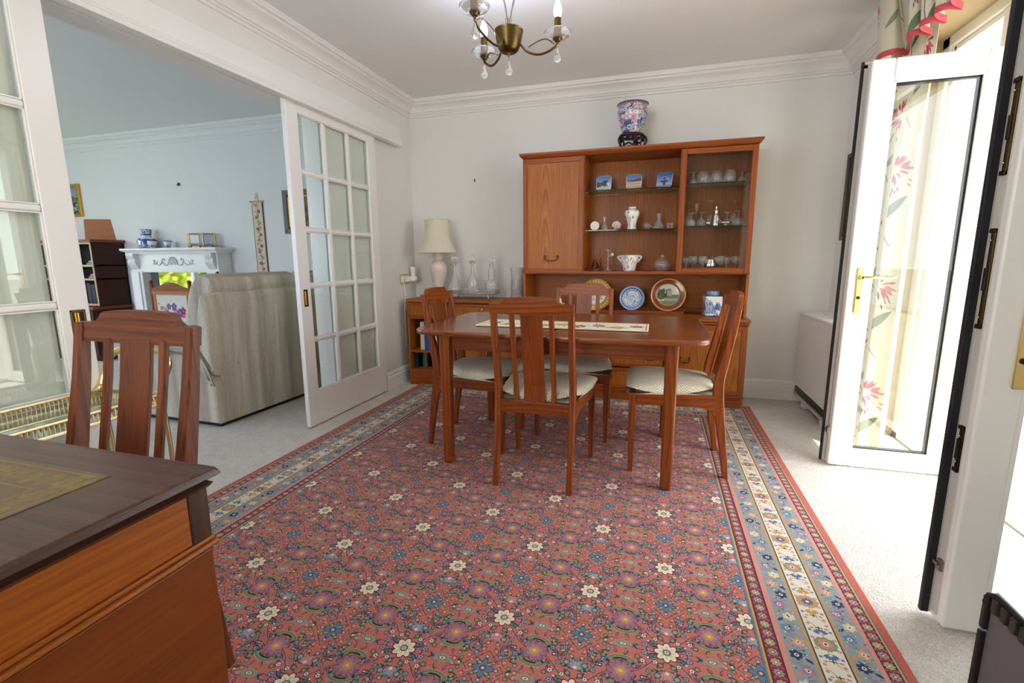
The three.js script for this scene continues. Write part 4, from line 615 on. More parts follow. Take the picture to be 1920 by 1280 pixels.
{ // socket and plug-in light
  const t = thing('wall_socket', 'brass double wall socket with white plug beside the lamp', 'socket', [0.0, 0.905, 0.215]);
  part('plate', bx(0, 0.008, -0.043, 0.043, -0.07, 0.07, { r: 0.003 }), M.paleBrass, t); part('insert', bx(0.004, 0.012, -0.028, 0.028, -0.056, -0.008), M.white, t); part('insert', bx(0.004, 0.012, -0.028, 0.028, 0.01, 0.056), M.white, t);
  part('cable', tube([[0.014, -0.02, 0.03], [0.02, -0.12, 0.028], [0.012, -0.3, 0.03], [0.014, -0.6, 0.028]], 0.0028, 20, 6), M.white, t);
  const a = thing('plug_in_lamp', 'white plug in torch light fitted in the brass socket', 'night light', [0.055, 0.875, 0.14]);
  part('body', lathe(smoothPts([[0, 0], [0.026, 0.004], [0.036, 0.02], [0.03, 0.042], [0.02, 0.06], [0.024, 0.1], [0.026, 0.128], [0, 0.13]], 30), 20), M.white, a); part('lens', rod([0, 0.128, 0], [0, 0.134, 0], 0.021, 18), std({ color: 0xdfe6ea, roughness: 0.15 }), a); part('plug', bx(-0.05, 0.0, 0.005, 0.05, -0.02, 0.02), M.white, a);
}
// books and oddments in the open shelves of the sideboard
const book = (label, x0, x1, y, h, zf, d, col, pages = 0xe9e2d2) => { const t = thing('book', label, 'book', [x0, y, zf]); const w = x1 - x0, m = std({ color: col, roughness: 0.6 }); part('cover', [bx(0, 0.0025, 0, h, -d, 0, { r: 0 }), bx(w - 0.0025, w, 0, h, -d, 0, { r: 0 }), bx(0, w, 0, h, -0.003, 0, { r: 0.001 })], m, t); part('pages', bx(0.0025, w - 0.0025, 0.003, h - 0.003, -d + 0.004, -0.003, { r: 0 }), std({ color: pages, roughness: 0.9 }), t); return t; };
book('cream spined file standing at the left end of the upper open shelf', 0.19, 0.228, 0.303, 0.24, 0.31, 0.2, 0xd8cdb0);
{ const t = book('bright blue spined file next to the cream one', 0.231, 0.273, 0.303, 0.235, 0.315, 0.2, 0x1b4fa8); part('spine_label', bx(0.006, 0.036, 0.17, 0.215, -0.001, 0.001, { r: 0 }), M.white, t); }
book('dark green book right of the blue file', 0.277, 0.305, 0.303, 0.22, 0.3, 0.18, 0x23382f);
{ const t = book('brown book with a white band beside the divider', 0.31, 0.342, 0.303, 0.225, 0.3, 0.18, 0x7a4a30); part('spine_label', bx(0.003, 0.029, 0.08, 0.12, -0.001, 0.001, { r: 0 }), M.white, t); }
book('navy book lying against the end on the lower open shelf', 0.124, 0.158, 0.14, 0.13, 0.31, 0.18, 0x1b2534);
{ const t = thing('glass_paperweight', 'dark faceted glass block on the lower open shelf', 'ornament', [0.2, 0.14, 0.25]); part('block', new THREE.CylinderGeometry(0.026, 0.036, 0.12, 6).translate(0, 0.06, 0), phy({ color: 0x3c4a50, roughness: 0.05, clearcoat: 1 }), t); part('rim', rod([0, 0.118, 0], [0, 0.124, 0], 0.028, 6), M.silver, t); }
{ const t = thing('oval_clock', 'small oval dark framed dial propped on the lower open shelf', 'clock', [0.265, 0.14, 0.25]); const o = new THREE.Shape(); o.absellipse(0, 0.058, 0.036, 0.058, 0, 7); part('case', extr(o, 0.024, 0.006, 2, 20), phy({ color: 0x2e3033, roughness: 0.2, clearcoat: 0.6 }), t); const q = new THREE.Shape(); q.absellipse(0, 0.058, 0.02, 0.034, 0, 7); part('dial', extr(q, 0.004, 0.001).translate(0, 0, 0.022), std({ color: 0xb4a468, roughness: 0.4 }), t); part('hand', bx(-0.001, 0.001, 0.056, 0.08, 0.026, 0.028, { r: 0 }), M.black, t); }
// ---------- ornaments in the display cabinet ----------
const S1 = 1.5705, S2 = 1.2825, S0 = 0.9765, G1 = 1.5835, G2 = 1.2935, G0 = 0.9765, ZS = 0.19;
const skyWash = (x, w, h, a, b) => { const g = x.createLinearGradient(0, 0, 0, h); g.addColorStop(0, a); g.addColorStop(1, b); x.fillStyle = g; x.fillRect(0, 0, w, h); };
const rim = (x, w, h, c) => { x.strokeStyle = c; x.lineWidth = 10; x.strokeRect(3, 3, w - 6, h - 6); };
function dish(label, px, turn, draw) {
  const t = thing('square_dish', label, 'dish', [px, S1, 0.19], turn), s = 0.112, g = extr(roundRect(s, s, 0.018, 0, s / 2), 0.012, 0.004, 2);
  const im = image(256, 256, draw), m = phy({ map: im, roughness: 0.2, clearcoat: 0.5 });
  const body = part('plate', planar(g, 0, 1, -s / 2, s / 2, 0, s), m, t); body.rotation.x = -0.3; body.position.set(0, 0.004, -0.004);
  part('stand', [rod([-0.02, 0.003, 0.012], [-0.016, 0.003, -0.06], 0.002, 6), rod([0.02, 0.003, 0.012], [0.016, 0.003, -0.06], 0.002, 6), rod([0, 0.003, -0.06], [0, 0.06, -0.036], 0.002, 6), rod([-0.016, 0.003, -0.06], [0.016, 0.003, -0.06], 0.002, 6)], M.darkMetal, t);
}
dish('square china dish with dark trees under a blue sky, leftmost of three', 1.711, 0.05, (x, w, h) => { skyWash(x, w, h, '#4a7cc4', '#e4e8ec'); x.fillStyle = '#3d4650'; for (let i = 0; i < 40; i++) dot(x, 60 + rr(-45, 45), 150 + rr(-35, 45), rr(8, 20), i % 3 ? '#3c4a52' : '#56665f'); for (let i = 0; i < 40; i++) dot(x, 150 + rr(-30, 35), 125 + rr(-40, 50), rr(8, 18), i % 3 ? '#35434c' : '#5d6d62'); stroke(x, [[150, 140], [152, 225]], 8, '#2f2a28'); dot(x, 205, 150, 24, '#dfe4e6'); x.fillStyle = '#c9cfc8'; x.fillRect(0, 208, w, 48); rim(x, w, h, '#eef0ef'); });
dish('square china dish with a row of timbered houses, middle of three', 1.932, 0, (x, w, h) => { skyWash(x, w, h, '#3f74c0', '#dfe6ee'); x.fillStyle = '#e8dcc2'; x.fillRect(20, 130, 216, 76); x.fillStyle = '#a4583a'; x.beginPath(); x.moveTo(14, 140); x.lineTo(110, 96); x.lineTo(242, 62); x.lineTo(242, 128); x.fill(); x.fillStyle = '#4a3426'; for (let i = 0; i < 12; i++) x.fillRect(24 + i * 18, 138, 5, 66); x.fillRect(20, 166, 216, 5); for (let i = 0; i < 24; i++) dot(x, rr(20, 236), 96 + rr(-10, 16), rr(6, 13), '#4d5c3c'); x.fillStyle = '#b9a98a'; x.fillRect(0, 204, w, 52); rim(x, w, h, '#eef0ef'); });
dish('square china dish with a fountain against blue sky, rightmost of three', 2.145, -0.28, (x, w, h) => { skyWash(x, w, h, '#3566b8', '#c9d8ea'); x.fillStyle = '#4a4458'; x.beginPath(); x.moveTo(44, 138); x.lineTo(212, 138); x.lineTo(160, 172); x.lineTo(144, 176); x.lineTo(150, 216); x.lineTo(108, 216); x.lineTo(114, 176); x.lineTo(96, 172); x.fill(); x.fillRect(120, 84, 16, 56); dot(x, 128, 78, 16, '#56506a', 12); for (const s of [-1, 1]) stroke(x, [[128, 74], [128 + s * 50, 70], [128 + s * 70, 138]], 5, '#e6eef6'); x.fillStyle = '#8a93a6'; x.fillRect(0, 214, w, 42); rim(x, w, h, '#eef0ef'); });
// middle shelf
{ const t = thing('shell_dish', 'small round white dish standing at the left end of the middle glass shelf', 'dish', [1.652, S2, ZS]); const g = lathe(smoothPts([[0, 0.0], [0.02, 0.001], [0.032, 0.006], [0.034, 0.01], [0.02, 0.006], [0, 0.005]], 20), 26).rotateX(Math.PI / 2 - 0.2).translate(0, 0.034, -0.004); part('dish', g, M.white, t); part('gilt_rim', new THREE.TorusGeometry(0.034, 0.0012, 6, 30).rotateX(-0.2).translate(0, 0.0345, 0.005), M.brass, t); part('stand', rod([0, 0, -0.02], [0, 0.03, -0.006], 0.002), M.darkMetal, t); }
{ const t = thing('glass_bell', 'clear glass hand bell with a looped handle on the middle shelf', 'bell', [1.724, S2, ZS]); part('bell', lathe(smoothPts([[0.027, 0], [0.023, 0.02], [0.017, 0.045], [0.006, 0.054], [0.005, 0.075]], 24), 20), M.thinGlass, t); part('handle', [rod([0, 0.05, 0], [0, 0.082, 0], 0.005), new THREE.TorusGeometry(0.008, 0.003, 8, 18).translate(0, 0.092, 0)], M.crystal, t); part('clapper', ball(0.005, [0, 0.01, 0]), M.silver, t); }
{ const t = thing('sea_shell', 'pearly pink spiral shell on the middle glass shelf', 'shell', [1.816, S2, ZS]); const pts = []; for (let i = 0; i < 60; i++) { const a = i * 0.27, r = 0.006 + 0.0004 * i; pts.push([Math.cos(a) * r, 0.033 + Math.sin(a) * r, 0.012 - i * 0.0003]); } part('spiral', tube(pts, 0.007, 120, 10), phy({ color: 0xdccbc0, roughness: 0.2, clearcoat: 0.6, iridescence: 0.4 }), t); part('mouth', ball(0.02, [0.012, 0.022, 0], 0.9), phy({ color: 0xc9b3a8, roughness: 0.25, clearcoat: 0.6 }), t); }
{ const t = thing('baluster_vase', 'white china baluster vase with green sprigs on the middle shelf', 'vase', [1.928, S2, ZS]); const im = image(512, 256, (x, w, h) => { x.fillStyle = '#f1f1e8'; x.fillRect(0, 0, w, h); for (let i = 0; i < 7; i++) { const cx = 40 + i * 72; stroke(x, [[cx, 245], [cx - 30, 160], [cx + 20, 70]], 4, '#7f9a4a'); for (let k = 0; k < 8; k++) leaf(x, cx + rr(-16, 16), 90 + k * 20, 26, 12, rr(0, 6.3), k % 3 ? '#86a24c' : '#5f7f3a'); petals(x, cx + 4, 80 + (i % 2) * 50, 15, 5, i % 3 ? '#e2c94e' : '#d7b0a8'); } }); part('body', lathe(smoothPts([[0, 0], [0.034, 0.0], [0.034, 0.01], [0.03, 0.03], [0.042, 0.075], [0.056, 0.112], [0.05, 0.138], [0.028, 0.148], [0.026, 0.158], [0.028, 0.164], [0.022, 0.163], [0.022, 0.15]], 48), 36), phy({ map: im, roughness: 0.18, clearcoat: 0.7 }), t); }
{ const t = thing('crystal_animal', 'faceted crystal hedgehog right of the white vase', 'ornament', [2.04, S2, ZS]); part('body', new THREE.IcosahedronGeometry(0.021, 1).scale(1.1, 0.9, 1).translate(0, 0.024, 0), M.crystal, t); part('snout', new THREE.ConeGeometry(0.011, 0.024, 8).rotateZ(-Math.PI / 2).translate(0.032, 0.022, 0), M.crystal, t); part('spike', Array.from({ length: 26 }, (_, i) => { const a = i * 2.4, u = (i / 26) * 1.4 - 0.3, q = Math.sqrt(Math.max(0, 1 - u * u)); return rod([0, 0.024, 0], [-0.006 + Math.cos(a) * q * 0.032, 0.024 + Math.abs(u) * 0.03, Math.sin(a) * q * 0.03], 0.003, 5, 0.0005); }), M.thinGlass, t).userData.kind = 'stuff'; part('foot', [ball(0.006, [0.01, 0.005, 0.012]), ball(0.006, [-0.01, 0.005, 0.012]), ball(0.006, [0.01, 0.005, -0.012]), ball(0.006, [-0.01, 0.005, -0.012])], M.crystal, t); }
{ const t = thing('scent_bottle', 'cone shaped cut glass scent bottle on the middle shelf', 'bottle', [2.122, S2, ZS]); part('bottle', lathe([[0, 0], [0.046, 0.0], [0.044, 0.01], [0.014, 0.062], [0.012, 0.07], [0.016, 0.074]], 10), M.crystal, t); part('stopper', lathe([[0, 0.07], [0.009, 0.072], [0.02, 0.11], [0.012, 0.112], [0, 0.104]], 8), M.crystal, t); }
{ const t = thing('glass_cube', 'small clear glass cube at the right end of the middle shelf', 'ornament', [2.2, S2, ZS]); part('cube', bx(-0.022, 0.022, 0, 0.044, -0.022, 0.022, { r: 0.004 }), M.crystal, t); part('inset', ball(0.01, [0, 0.022, 0]), std({ color: 0x8a8f92, roughness: 0.3, metalness: 0.5 }), t); }
// bottom board
{ const t = thing('glass_cone', 'pink tinted glass cone ornament with a tall spike', 'ornament', [1.66, S0, ZS]); const m = phy({ color: 0xf6d8cc, roughness: 0.03, transmission: 1, thickness: 0.02, ior: 1.5 }); part('cone', lathe(smoothPts([[0, 0], [0.04, 0], [0.041, 0.006], [0.024, 0.05], [0.008, 0.09]], 24), 24), m, t); part('spike', rod([0, 0.085, 0], [0, 0.18, 0], 0.008, 10, 0.002), m, t); }
{ const t = thing('glass_figurine', 'glass pillar ornament with a tiny bird and flower on top', 'ornament', [1.758, S0, ZS]); part('base', rod([0, 0, 0], [0, 0.008, 0], 0.034, 20, 0.03), M.crystal, t); part('pillar', rod([0, 0.008, 0], [0, 0.14, 0], 0.008, 10, 0.006), phy({ color: 0xf3ded2, roughness: 0.05, transmission: 0.9, thickness: 0.01 }), t); part('bird', [ball(0.013, [0.002, 0.152, 0], 0.8), ball(0.008, [-0.01, 0.162, 0]), rod([0.01, 0.152, 0], [0.03, 0.146, 0], 0.005, 6, 0.001)], M.thinGlass, t); part('flower', [ball(0.014, [0.03, 0.122, 0.004], 0.9), rod([0.006, 0.11, 0], [0.026, 0.12, 0], 0.002)], std({ color: 0xcfd8cf, roughness: 0.2 }), t); }
{ const t = thing('cachepot', 'white china pot with two ears and tiny pink flowers on the bottom board', 'pot', [1.92, S0, ZS]); const im = image(512, 200, (x, w, h) => { x.fillStyle = '#f4f1ea'; x.fillRect(0, 0, w, h); for (let i = 0; i < 46; i++) { const cx = rr(0, w), cy = rr(24, h - 14); if (i % 2) { petals(x, cx, cy, rr(6, 10), 5, ['#d76a86', '#e39ab0', '#c9788e'][i % 3]); dot(x, cx, cy, 3, '#e6c84e'); } for (let k = 0; k < 2; k++) leaf(x, cx, cy, 17, 7, rr(0, 6), '#7c9a5a'); dot(x, cx + 18, cy + 6, 3, '#6f86b8'); } }); part('body', lathe(smoothPts([[0, 0], [0.044, 0], [0.046, 0.01], [0.052, 0.035], [0.066, 0.08], [0.07, 0.112], [0.074, 0.118], [0.068, 0.118], [0.064, 0.108], [0.06, 0.07]], 40), 36), phy({ map: im, roughness: 0.18, clearcoat: 0.7 }), t); for (const s of [-1, 1]) part('handle', tube([[s * 0.062, 0.066, 0], [s * 0.074, 0.084, 0], [s * 0.088, 0.103, 0], [s * 0.07, 0.11, 0]], 0.006, 14, 8), M.white, t); }
{ const t = thing('lidded_bowl', 'round clear glass bowl with a knobbed lid', 'bowl', [2.158, S0, ZS]); part('bowl', lathe(smoothPts([[0, 0.0], [0.03, 0.0], [0.05, 0.018], [0.058, 0.045], [0.048, 0.072], [0.03, 0.084]], 30), 28), M.thinGlass, t); part('lid', lathe(smoothPts([[0.032, 0.084], [0.02, 0.094], [0.006, 0.097]], 14), 24), M.thinGlass, t); part('knob', ball(0.012, [0, 0.108, 0]), M.crystal, t); }
// plates and jar in the lower opening
function plate(label, x, yc, r, draw, rimM, zb = 0.125) {
  const t = thing('display_plate', label, 'plate', [x, 0.672, zb]); const g = lathe(smoothPts([[0, 0.004], [r * 0.62, 0.004], [r * 0.7, 0.01], [r * 0.98, 0.018], [r, 0.02]], 30), 56), tilt = 0.2;
  g.rotateX(Math.PI / 2); const im = image(512, 512, draw), m = phy({ map: im, roughness: 0.2, clearcoat: 0.5, side: THREE.DoubleSide });
  const p = part('plate', planar(g, 0, 1, -r, r, -r, r), m, t); p.rotation.x = -tilt; p.position.set(0, yc - 0.672, 0);
  const e = part('rim', new THREE.TorusGeometry(r, 0.0035, 8, 64).rotateX(-tilt).translate(0, yc - 0.672 + 0.02 * Math.sin(tilt), 0.0196), rimM, t);
  part('stand', [rod([-0.04, 0.004, 0.045], [-0.03, 0.004, -0.06], 0.003, 6), rod([0.04, 0.004, 0.045], [0.03, 0.004, -0.06], 0.003, 6), rod([-0.03, 0.004, -0.06], [0, 0.12, -0.035], 0.003, 6), rod([0.03, 0.004, -0.06], [0, 0.12, -0.035], 0.003, 6)], M.darkMetal, t);
}
const disc = (x, r, c) => dot(x, 256, 256, r, c);
const goldM = std({ color: 0xd9a83c, roughness: 0.25, metalness: 0.9 });
plate('large plate with a wide ornate gold rim, partly hidden by the far chair', 1.665, 0.785, 0.125, (x) => { disc(x, 256, '#c8912e'); for (let i = 0; i < 60; i++) { const a = i * 0.1047; petals(x, 256 + Math.cos(a) * 215, 256 + Math.sin(a) * 215, 20, 5, i % 2 ? '#edc35a' : '#a8741e'); } disc(x, 168, '#8a5c1a'); disc(x, 162, '#e9e3cf'); for (let i = 0; i < 50; i++) leaf(x, 256 + rr(-100, 100), 256 + rr(-100, 100), 46, 20, rr(0, 6), ['#8aa07a', '#c9a0a0', '#6f8a9a', '#c4b27a'][i % 4]); }, goldM);
plate('small blue and white plate with a garden pattern, between two larger plates', 1.945, 0.762, 0.093, (x) => { disc(x, 256, '#e4eaf2'); for (let i = 0; i < 70; i++) { const a = i * 0.09; petals(x, 256 + Math.cos(a) * 212, 256 + Math.sin(a) * 212, 24, 6, i % 3 ? '#4c74b4' : '#86a2cc'); } x.strokeStyle = '#3f66a8'; x.lineWidth = 9; x.beginPath(); x.arc(256, 256, 168, 0, 7); x.stroke(); for (let i = 0; i < 120; i++) { const a = rr(0, 6.28), q = Math.sqrt(rnd()) * 150; leaf(x, 256 + Math.cos(a) * q, 256 + Math.sin(a) * q, rr(20, 60), rr(8, 20), rr(0, 6.28), ['#5b82bd', '#8aa6cf', '#3f68aa', '#cdd9ea'][i % 4]); } }, std({ color: 0x6f8fbf, roughness: 0.2 }));
plate('large plate with a dark red band, gold rims and a lakeside landscape', 2.213, 0.792, 0.125, (x, w, h) => { disc(x, 256, '#d6a63c'); disc(x, 238, '#7e2418'); disc(x, 176, '#d6a63c'); x.save(); x.beginPath(); x.arc(256, 256, 164, 0, 7); x.clip(); skyWash(x, w, h, '#c7d3d2', '#e9e6d2'); x.fillStyle = '#6d7d52'; x.fillRect(0, 250, w, 60); for (let i = 0; i < 90; i++) dot(x, 130 + rr(-40, 110), 235 + rr(-60, 80), rr(8, 24), ['#44562f', '#5c6b3a', '#32432a'][i % 3]); x.fillStyle = '#b9a488'; x.fillRect(240, 180, 70, 90); x.fillStyle = '#8a6a50'; x.fillRect(252, 160, 44, 24); x.fillStyle = '#8fa2a0'; x.fillRect(200, 308, 260, 50); x.fillStyle = '#7b8448'; x.fillRect(80, 350, 360, 90); for (let i = 0; i < 14; i++) stroke(x, [[210 + i * 16, rr(312, 350)], [224 + i * 16, rr(312, 350)]], 3, '#e6ebe6'); x.restore(); }, goldM);
{ const t = thing('ginger_jar', 'square blue and white jar with landscape painting and round lid', 'jar', [2.522, 0.65, 0.21], 0.12); const im = image(256, 256, (x, w, h) => { x.fillStyle = '#e9ebec'; x.fillRect(0, 0, w, h); for (let i = 0; i < 9; i++) { x.fillStyle = ['#3c5a9c', '#6d88bd', '#9fb2d4'][i % 3]; x.beginPath(); const a = rr(0, 210); x.moveTo(a - 46, rr(150, 235)); x.lineTo(a, rr(50, 120)); x.lineTo(a + 50, rr(150, 235)); x.fill(); } for (let i = 0; i < 60; i++) dot(x, rr(0, w), rr(140, 250), rr(3, 10), ['#34508f', '#5c7ab4'][i % 2]); stroke(x, [[60, 240], [70, 150], [50, 60]], 6, '#2f4888'); for (let i = 0; i < 30; i++) leaf(x, 50 + rr(-30, 40), 70 + rr(-30, 50), 22, 9, rr(0, 6), '#3f5fa4'); x.strokeStyle = '#4666a6'; x.lineWidth = 8; x.strokeRect(4, 4, w - 8, h - 8); });
  const s = 0.118, b = new RoundedBoxGeometry(s, 0.15, s, 3, 0.012).translate(0, 0.075, 0), n = planar(b, 0, 1, -s / 2, s / 2, 0, 0.15), p = n.attributes.position, uv = n.attributes.uv, nn = n.attributes.normal; for (let i = 0; i < p.count; i++) if (Math.abs(nn.getX(i)) > 0.7) uv.setX(i, p.getZ(i) / s + 0.5); part('body', n, phy({ map: im, roughness: 0.15, clearcoat: 0.8 }), t);
  part('lid', lathe([[0, 0.184], [0.04, 0.184], [0.045, 0.179], [0.045, 0.158], [0.04, 0.152], [0.04, 0.149]], 30), phy({ color: 0x8398bd, roughness: 0.2, clearcoat: 0.6 }), t); part('foot', bx(-0.05, 0.05, -0.0, 0.006, -0.05, 0.05), std({ color: 0x2d3a52, roughness: 0.5 }), t); }
{ const t = thing('china_bird', 'small white china bird on a gilt perch below the display cabinet', 'ornament', [1.38, 0.65, 0.2]); part('bird', [ball(0.022, [0, 0.09, 0], 1.2), ball(0.014, [-0.004, 0.124, 0]), rod([-0.014, 0.125, 0], [-0.028, 0.122, 0], 0.004, 6, 0.0005), rod([0.01, 0.08, 0], [0.04, 0.06, 0], 0.01, 6, 0.002)], M.white, t); part('perch', [rod([0, 0.012, 0], [0, 0.07, 0], 0.008), rod([-0.01, 0.066, 0], [0.05, 0.07, 0], 0.006)], goldM, t); part('base', rod([0, 0, 0], [0, 0.012, 0], 0.035, 20), M.white, t); }
// glasses behind the glazed door
const flip = (pts) => { const m = Math.max(...pts.map((p) => p[1])); return pts.map(([a, b]) => [a, m - b]).reverse(); };
const PR = {
  goblet: smoothPts([[0, 0.002], [0.03, 0.001], [0.028, 0.004], [0.005, 0.012], [0.004, 0.04], [0.02, 0.05], [0.03, 0.075], [0.026, 0.1]], 30),
  tumbler: smoothPts([[0, 0.006], [0.022, 0.002], [0.034, 0.02], [0.039, 0.05], [0.036, 0.08], [0.03, 0.094]], 24),
  tall: smoothPts([[0, 0.002], [0.034, 0.001], [0.03, 0.004], [0.004, 0.012], [0.0035, 0.09], [0.02, 0.1], [0.034, 0.14], [0.03, 0.182]], 36),
  flute: smoothPts([[0, 0.002], [0.03, 0.001], [0.004, 0.008], [0.0035, 0.06], [0.012, 0.09], [0.02, 0.165]], 30),
  cordial: smoothPts([[0, 0.002], [0.028, 0.001], [0.025, 0.004], [0.006, 0.016], [0.008, 0.024], [0.004, 0.036], [0.018, 0.05], [0.026, 0.07], [0.03, 0.088]], 30),
};
function cutGlass(label, kind, x, y, z, { inverted = false, m = M.thinGlass, s = 1, cut = true } = {}) {
  const pr = inverted ? flip(PR[kind]) : PR[kind], t = thing('drinking_glass', label, 'glass', [x, y, z], rr(0, 3)); t.scale.setScalar(s);
  part('bowl', lathe(pr, 20), m, t);
  if (cut) { const rim0 = pr.reduce((a, b) => b[0] > a[0] ? b : a), q = []; for (let k = 0; k < 12; k++) { const a = k * 0.5236; q.push(rod([rim0[0] * 0.97 * Math.cos(a), rim0[1] - 0.012, rim0[0] * 0.97 * Math.sin(a)], [rim0[0] * 0.97 * Math.cos(a + 0.4), rim0[1] + 0.012, rim0[0] * 0.97 * Math.sin(a + 0.4)], 0.0011, 4)); } part('cut_band', q, M.crystal, t).userData.kind = 'stuff'; }
}
const nth = ['leftmost', 'second from left', 'third from left', 'fourth from left', 'fifth from left', 'sixth from left', 'seventh from left', 'eighth from left'];
[[2.343, 'cordial', true], [2.41, 'tumbler', true], [2.498, 'tumbler', true], [2.585, 'tumbler', true], [2.662, 'cordial', true]].forEach(([x, k, inv], i) => cutGlass(`cut glass ${k === 'tumbler' ? 'rounded tumbler' : 'cordial glass'} upside down, ${nth[i]} on the top shelf behind glass`, k, x, G1, 0.19, { inverted: inv }));
[[2.36, 'tumbler', 0.09], [2.46, 'tumbler', 0.09], [2.56, 'tumbler', 0.09]].forEach(([x, k, z], i) => cutGlass(`cut glass tumbler in the back row of the top cabinet shelf, ${nth[i]}`, k, x, G1, z, { inverted: true, s: 0.95 }));
[[2.333, 'tall', true, 0.13, 1], [2.345, 'goblet', true, 0.23, 0.95], [2.413, 'goblet', true, 0.2, 1], [2.482, 'tall', true, 0.12, 1.02], [2.585, 'goblet', true, 0.19, 0.95], [2.638, 'tall', true, 0.12, 1], [2.655, 'goblet', true, 0.22, 1]].forEach(([x, k, inv, z, s], i) => cutGlass(`${k === 'tall' ? 'tall stemmed wine glass' : 'short cut glass goblet'} upside down, ${nth[i]} on the middle shelf behind glass`, k, x, G2, z, { inverted: inv, s, cut: k !== 'tall' }));
cutGlass('slim amber tinted flute on the middle shelf behind glass', 'flute', 2.378, G2, 0.14, { m: M.amberGlass, cut: false });
[[2.326, 'cordial', 0.2], [2.375, 'goblet', 0.17], [2.43, 'cordial', 0.12], [2.44, 'goblet', 0.22], [2.535, 'cordial', 0.13], [2.555, 'goblet', 0.22], [2.6, 'cordial', 0.18], [2.662, 'goblet', 0.19]].forEach(([x, k, z], i) => cutGlass(`small cut glass ${k === 'goblet' ? 'goblet' : 'liqueur glass'}, ${nth[i]} on the bottom board behind glass`, k, x, G0, z, { s: 1.05 }));
{ const t = thing('cocktail_shaker', 'polished silver shaker on the middle shelf behind glass', 'shaker', [2.51, G2, 0.2]); part('body', lathe(smoothPts([[0, 0], [0.03, 0], [0.031, 0.01], [0.024, 0.07], [0.016, 0.09]], 24), 24), M.silver, t); part('cap', lathe(smoothPts([[0.016, 0.09], [0.015, 0.112], [0.009, 0.118], [0.009, 0.135], [0, 0.138]], 20), 20), M.silver, t); }
{ const t = thing('silver_ball_pot', 'little round silver pot on the middle shelf behind glass', 'pot', [2.455, G2, 0.235]); part('body', ball(0.02, [0, 0.019, 0], 0.95), M.silver, t); part('knob', ball(0.005, [0, 0.041, 0]), M.silver, t); }
{ const t = thing('silver_sauce_boat', 'low silver sauce boat on the middle shelf behind glass', 'dish', [2.57, G2, 0.245]); part('body', ball(0.024, [0, 0.02, 0], 0.6).scale(1.6, 1, 0.8), M.silver, t); part('foot', rod([0, 0, 0], [0, 0.01, 0], 0.018, 20, 0.012), M.silver, t); part('handle', tube([[-0.034, 0.02, 0], [-0.054, 0.03, 0], [-0.044, 0.044, 0], [-0.03, 0.03, 0]], 0.003, 14, 6), M.silver, t); }
{ const t = thing('silver_beaker', 'round silver beaker on the bottom board behind glass', 'cup', [2.49, G0, 0.2]); part('body', lathe(smoothPts([[0, 0], [0.026, 0], [0.04, 0.02], [0.042, 0.05], [0.034, 0.078], [0.037, 0.086], [0.032, 0.078]], 30), 28), M.silver, t); part('foot', rod([0, 0, 0], [0, 0.005, 0], 0.028, 24), M.silver, t); }
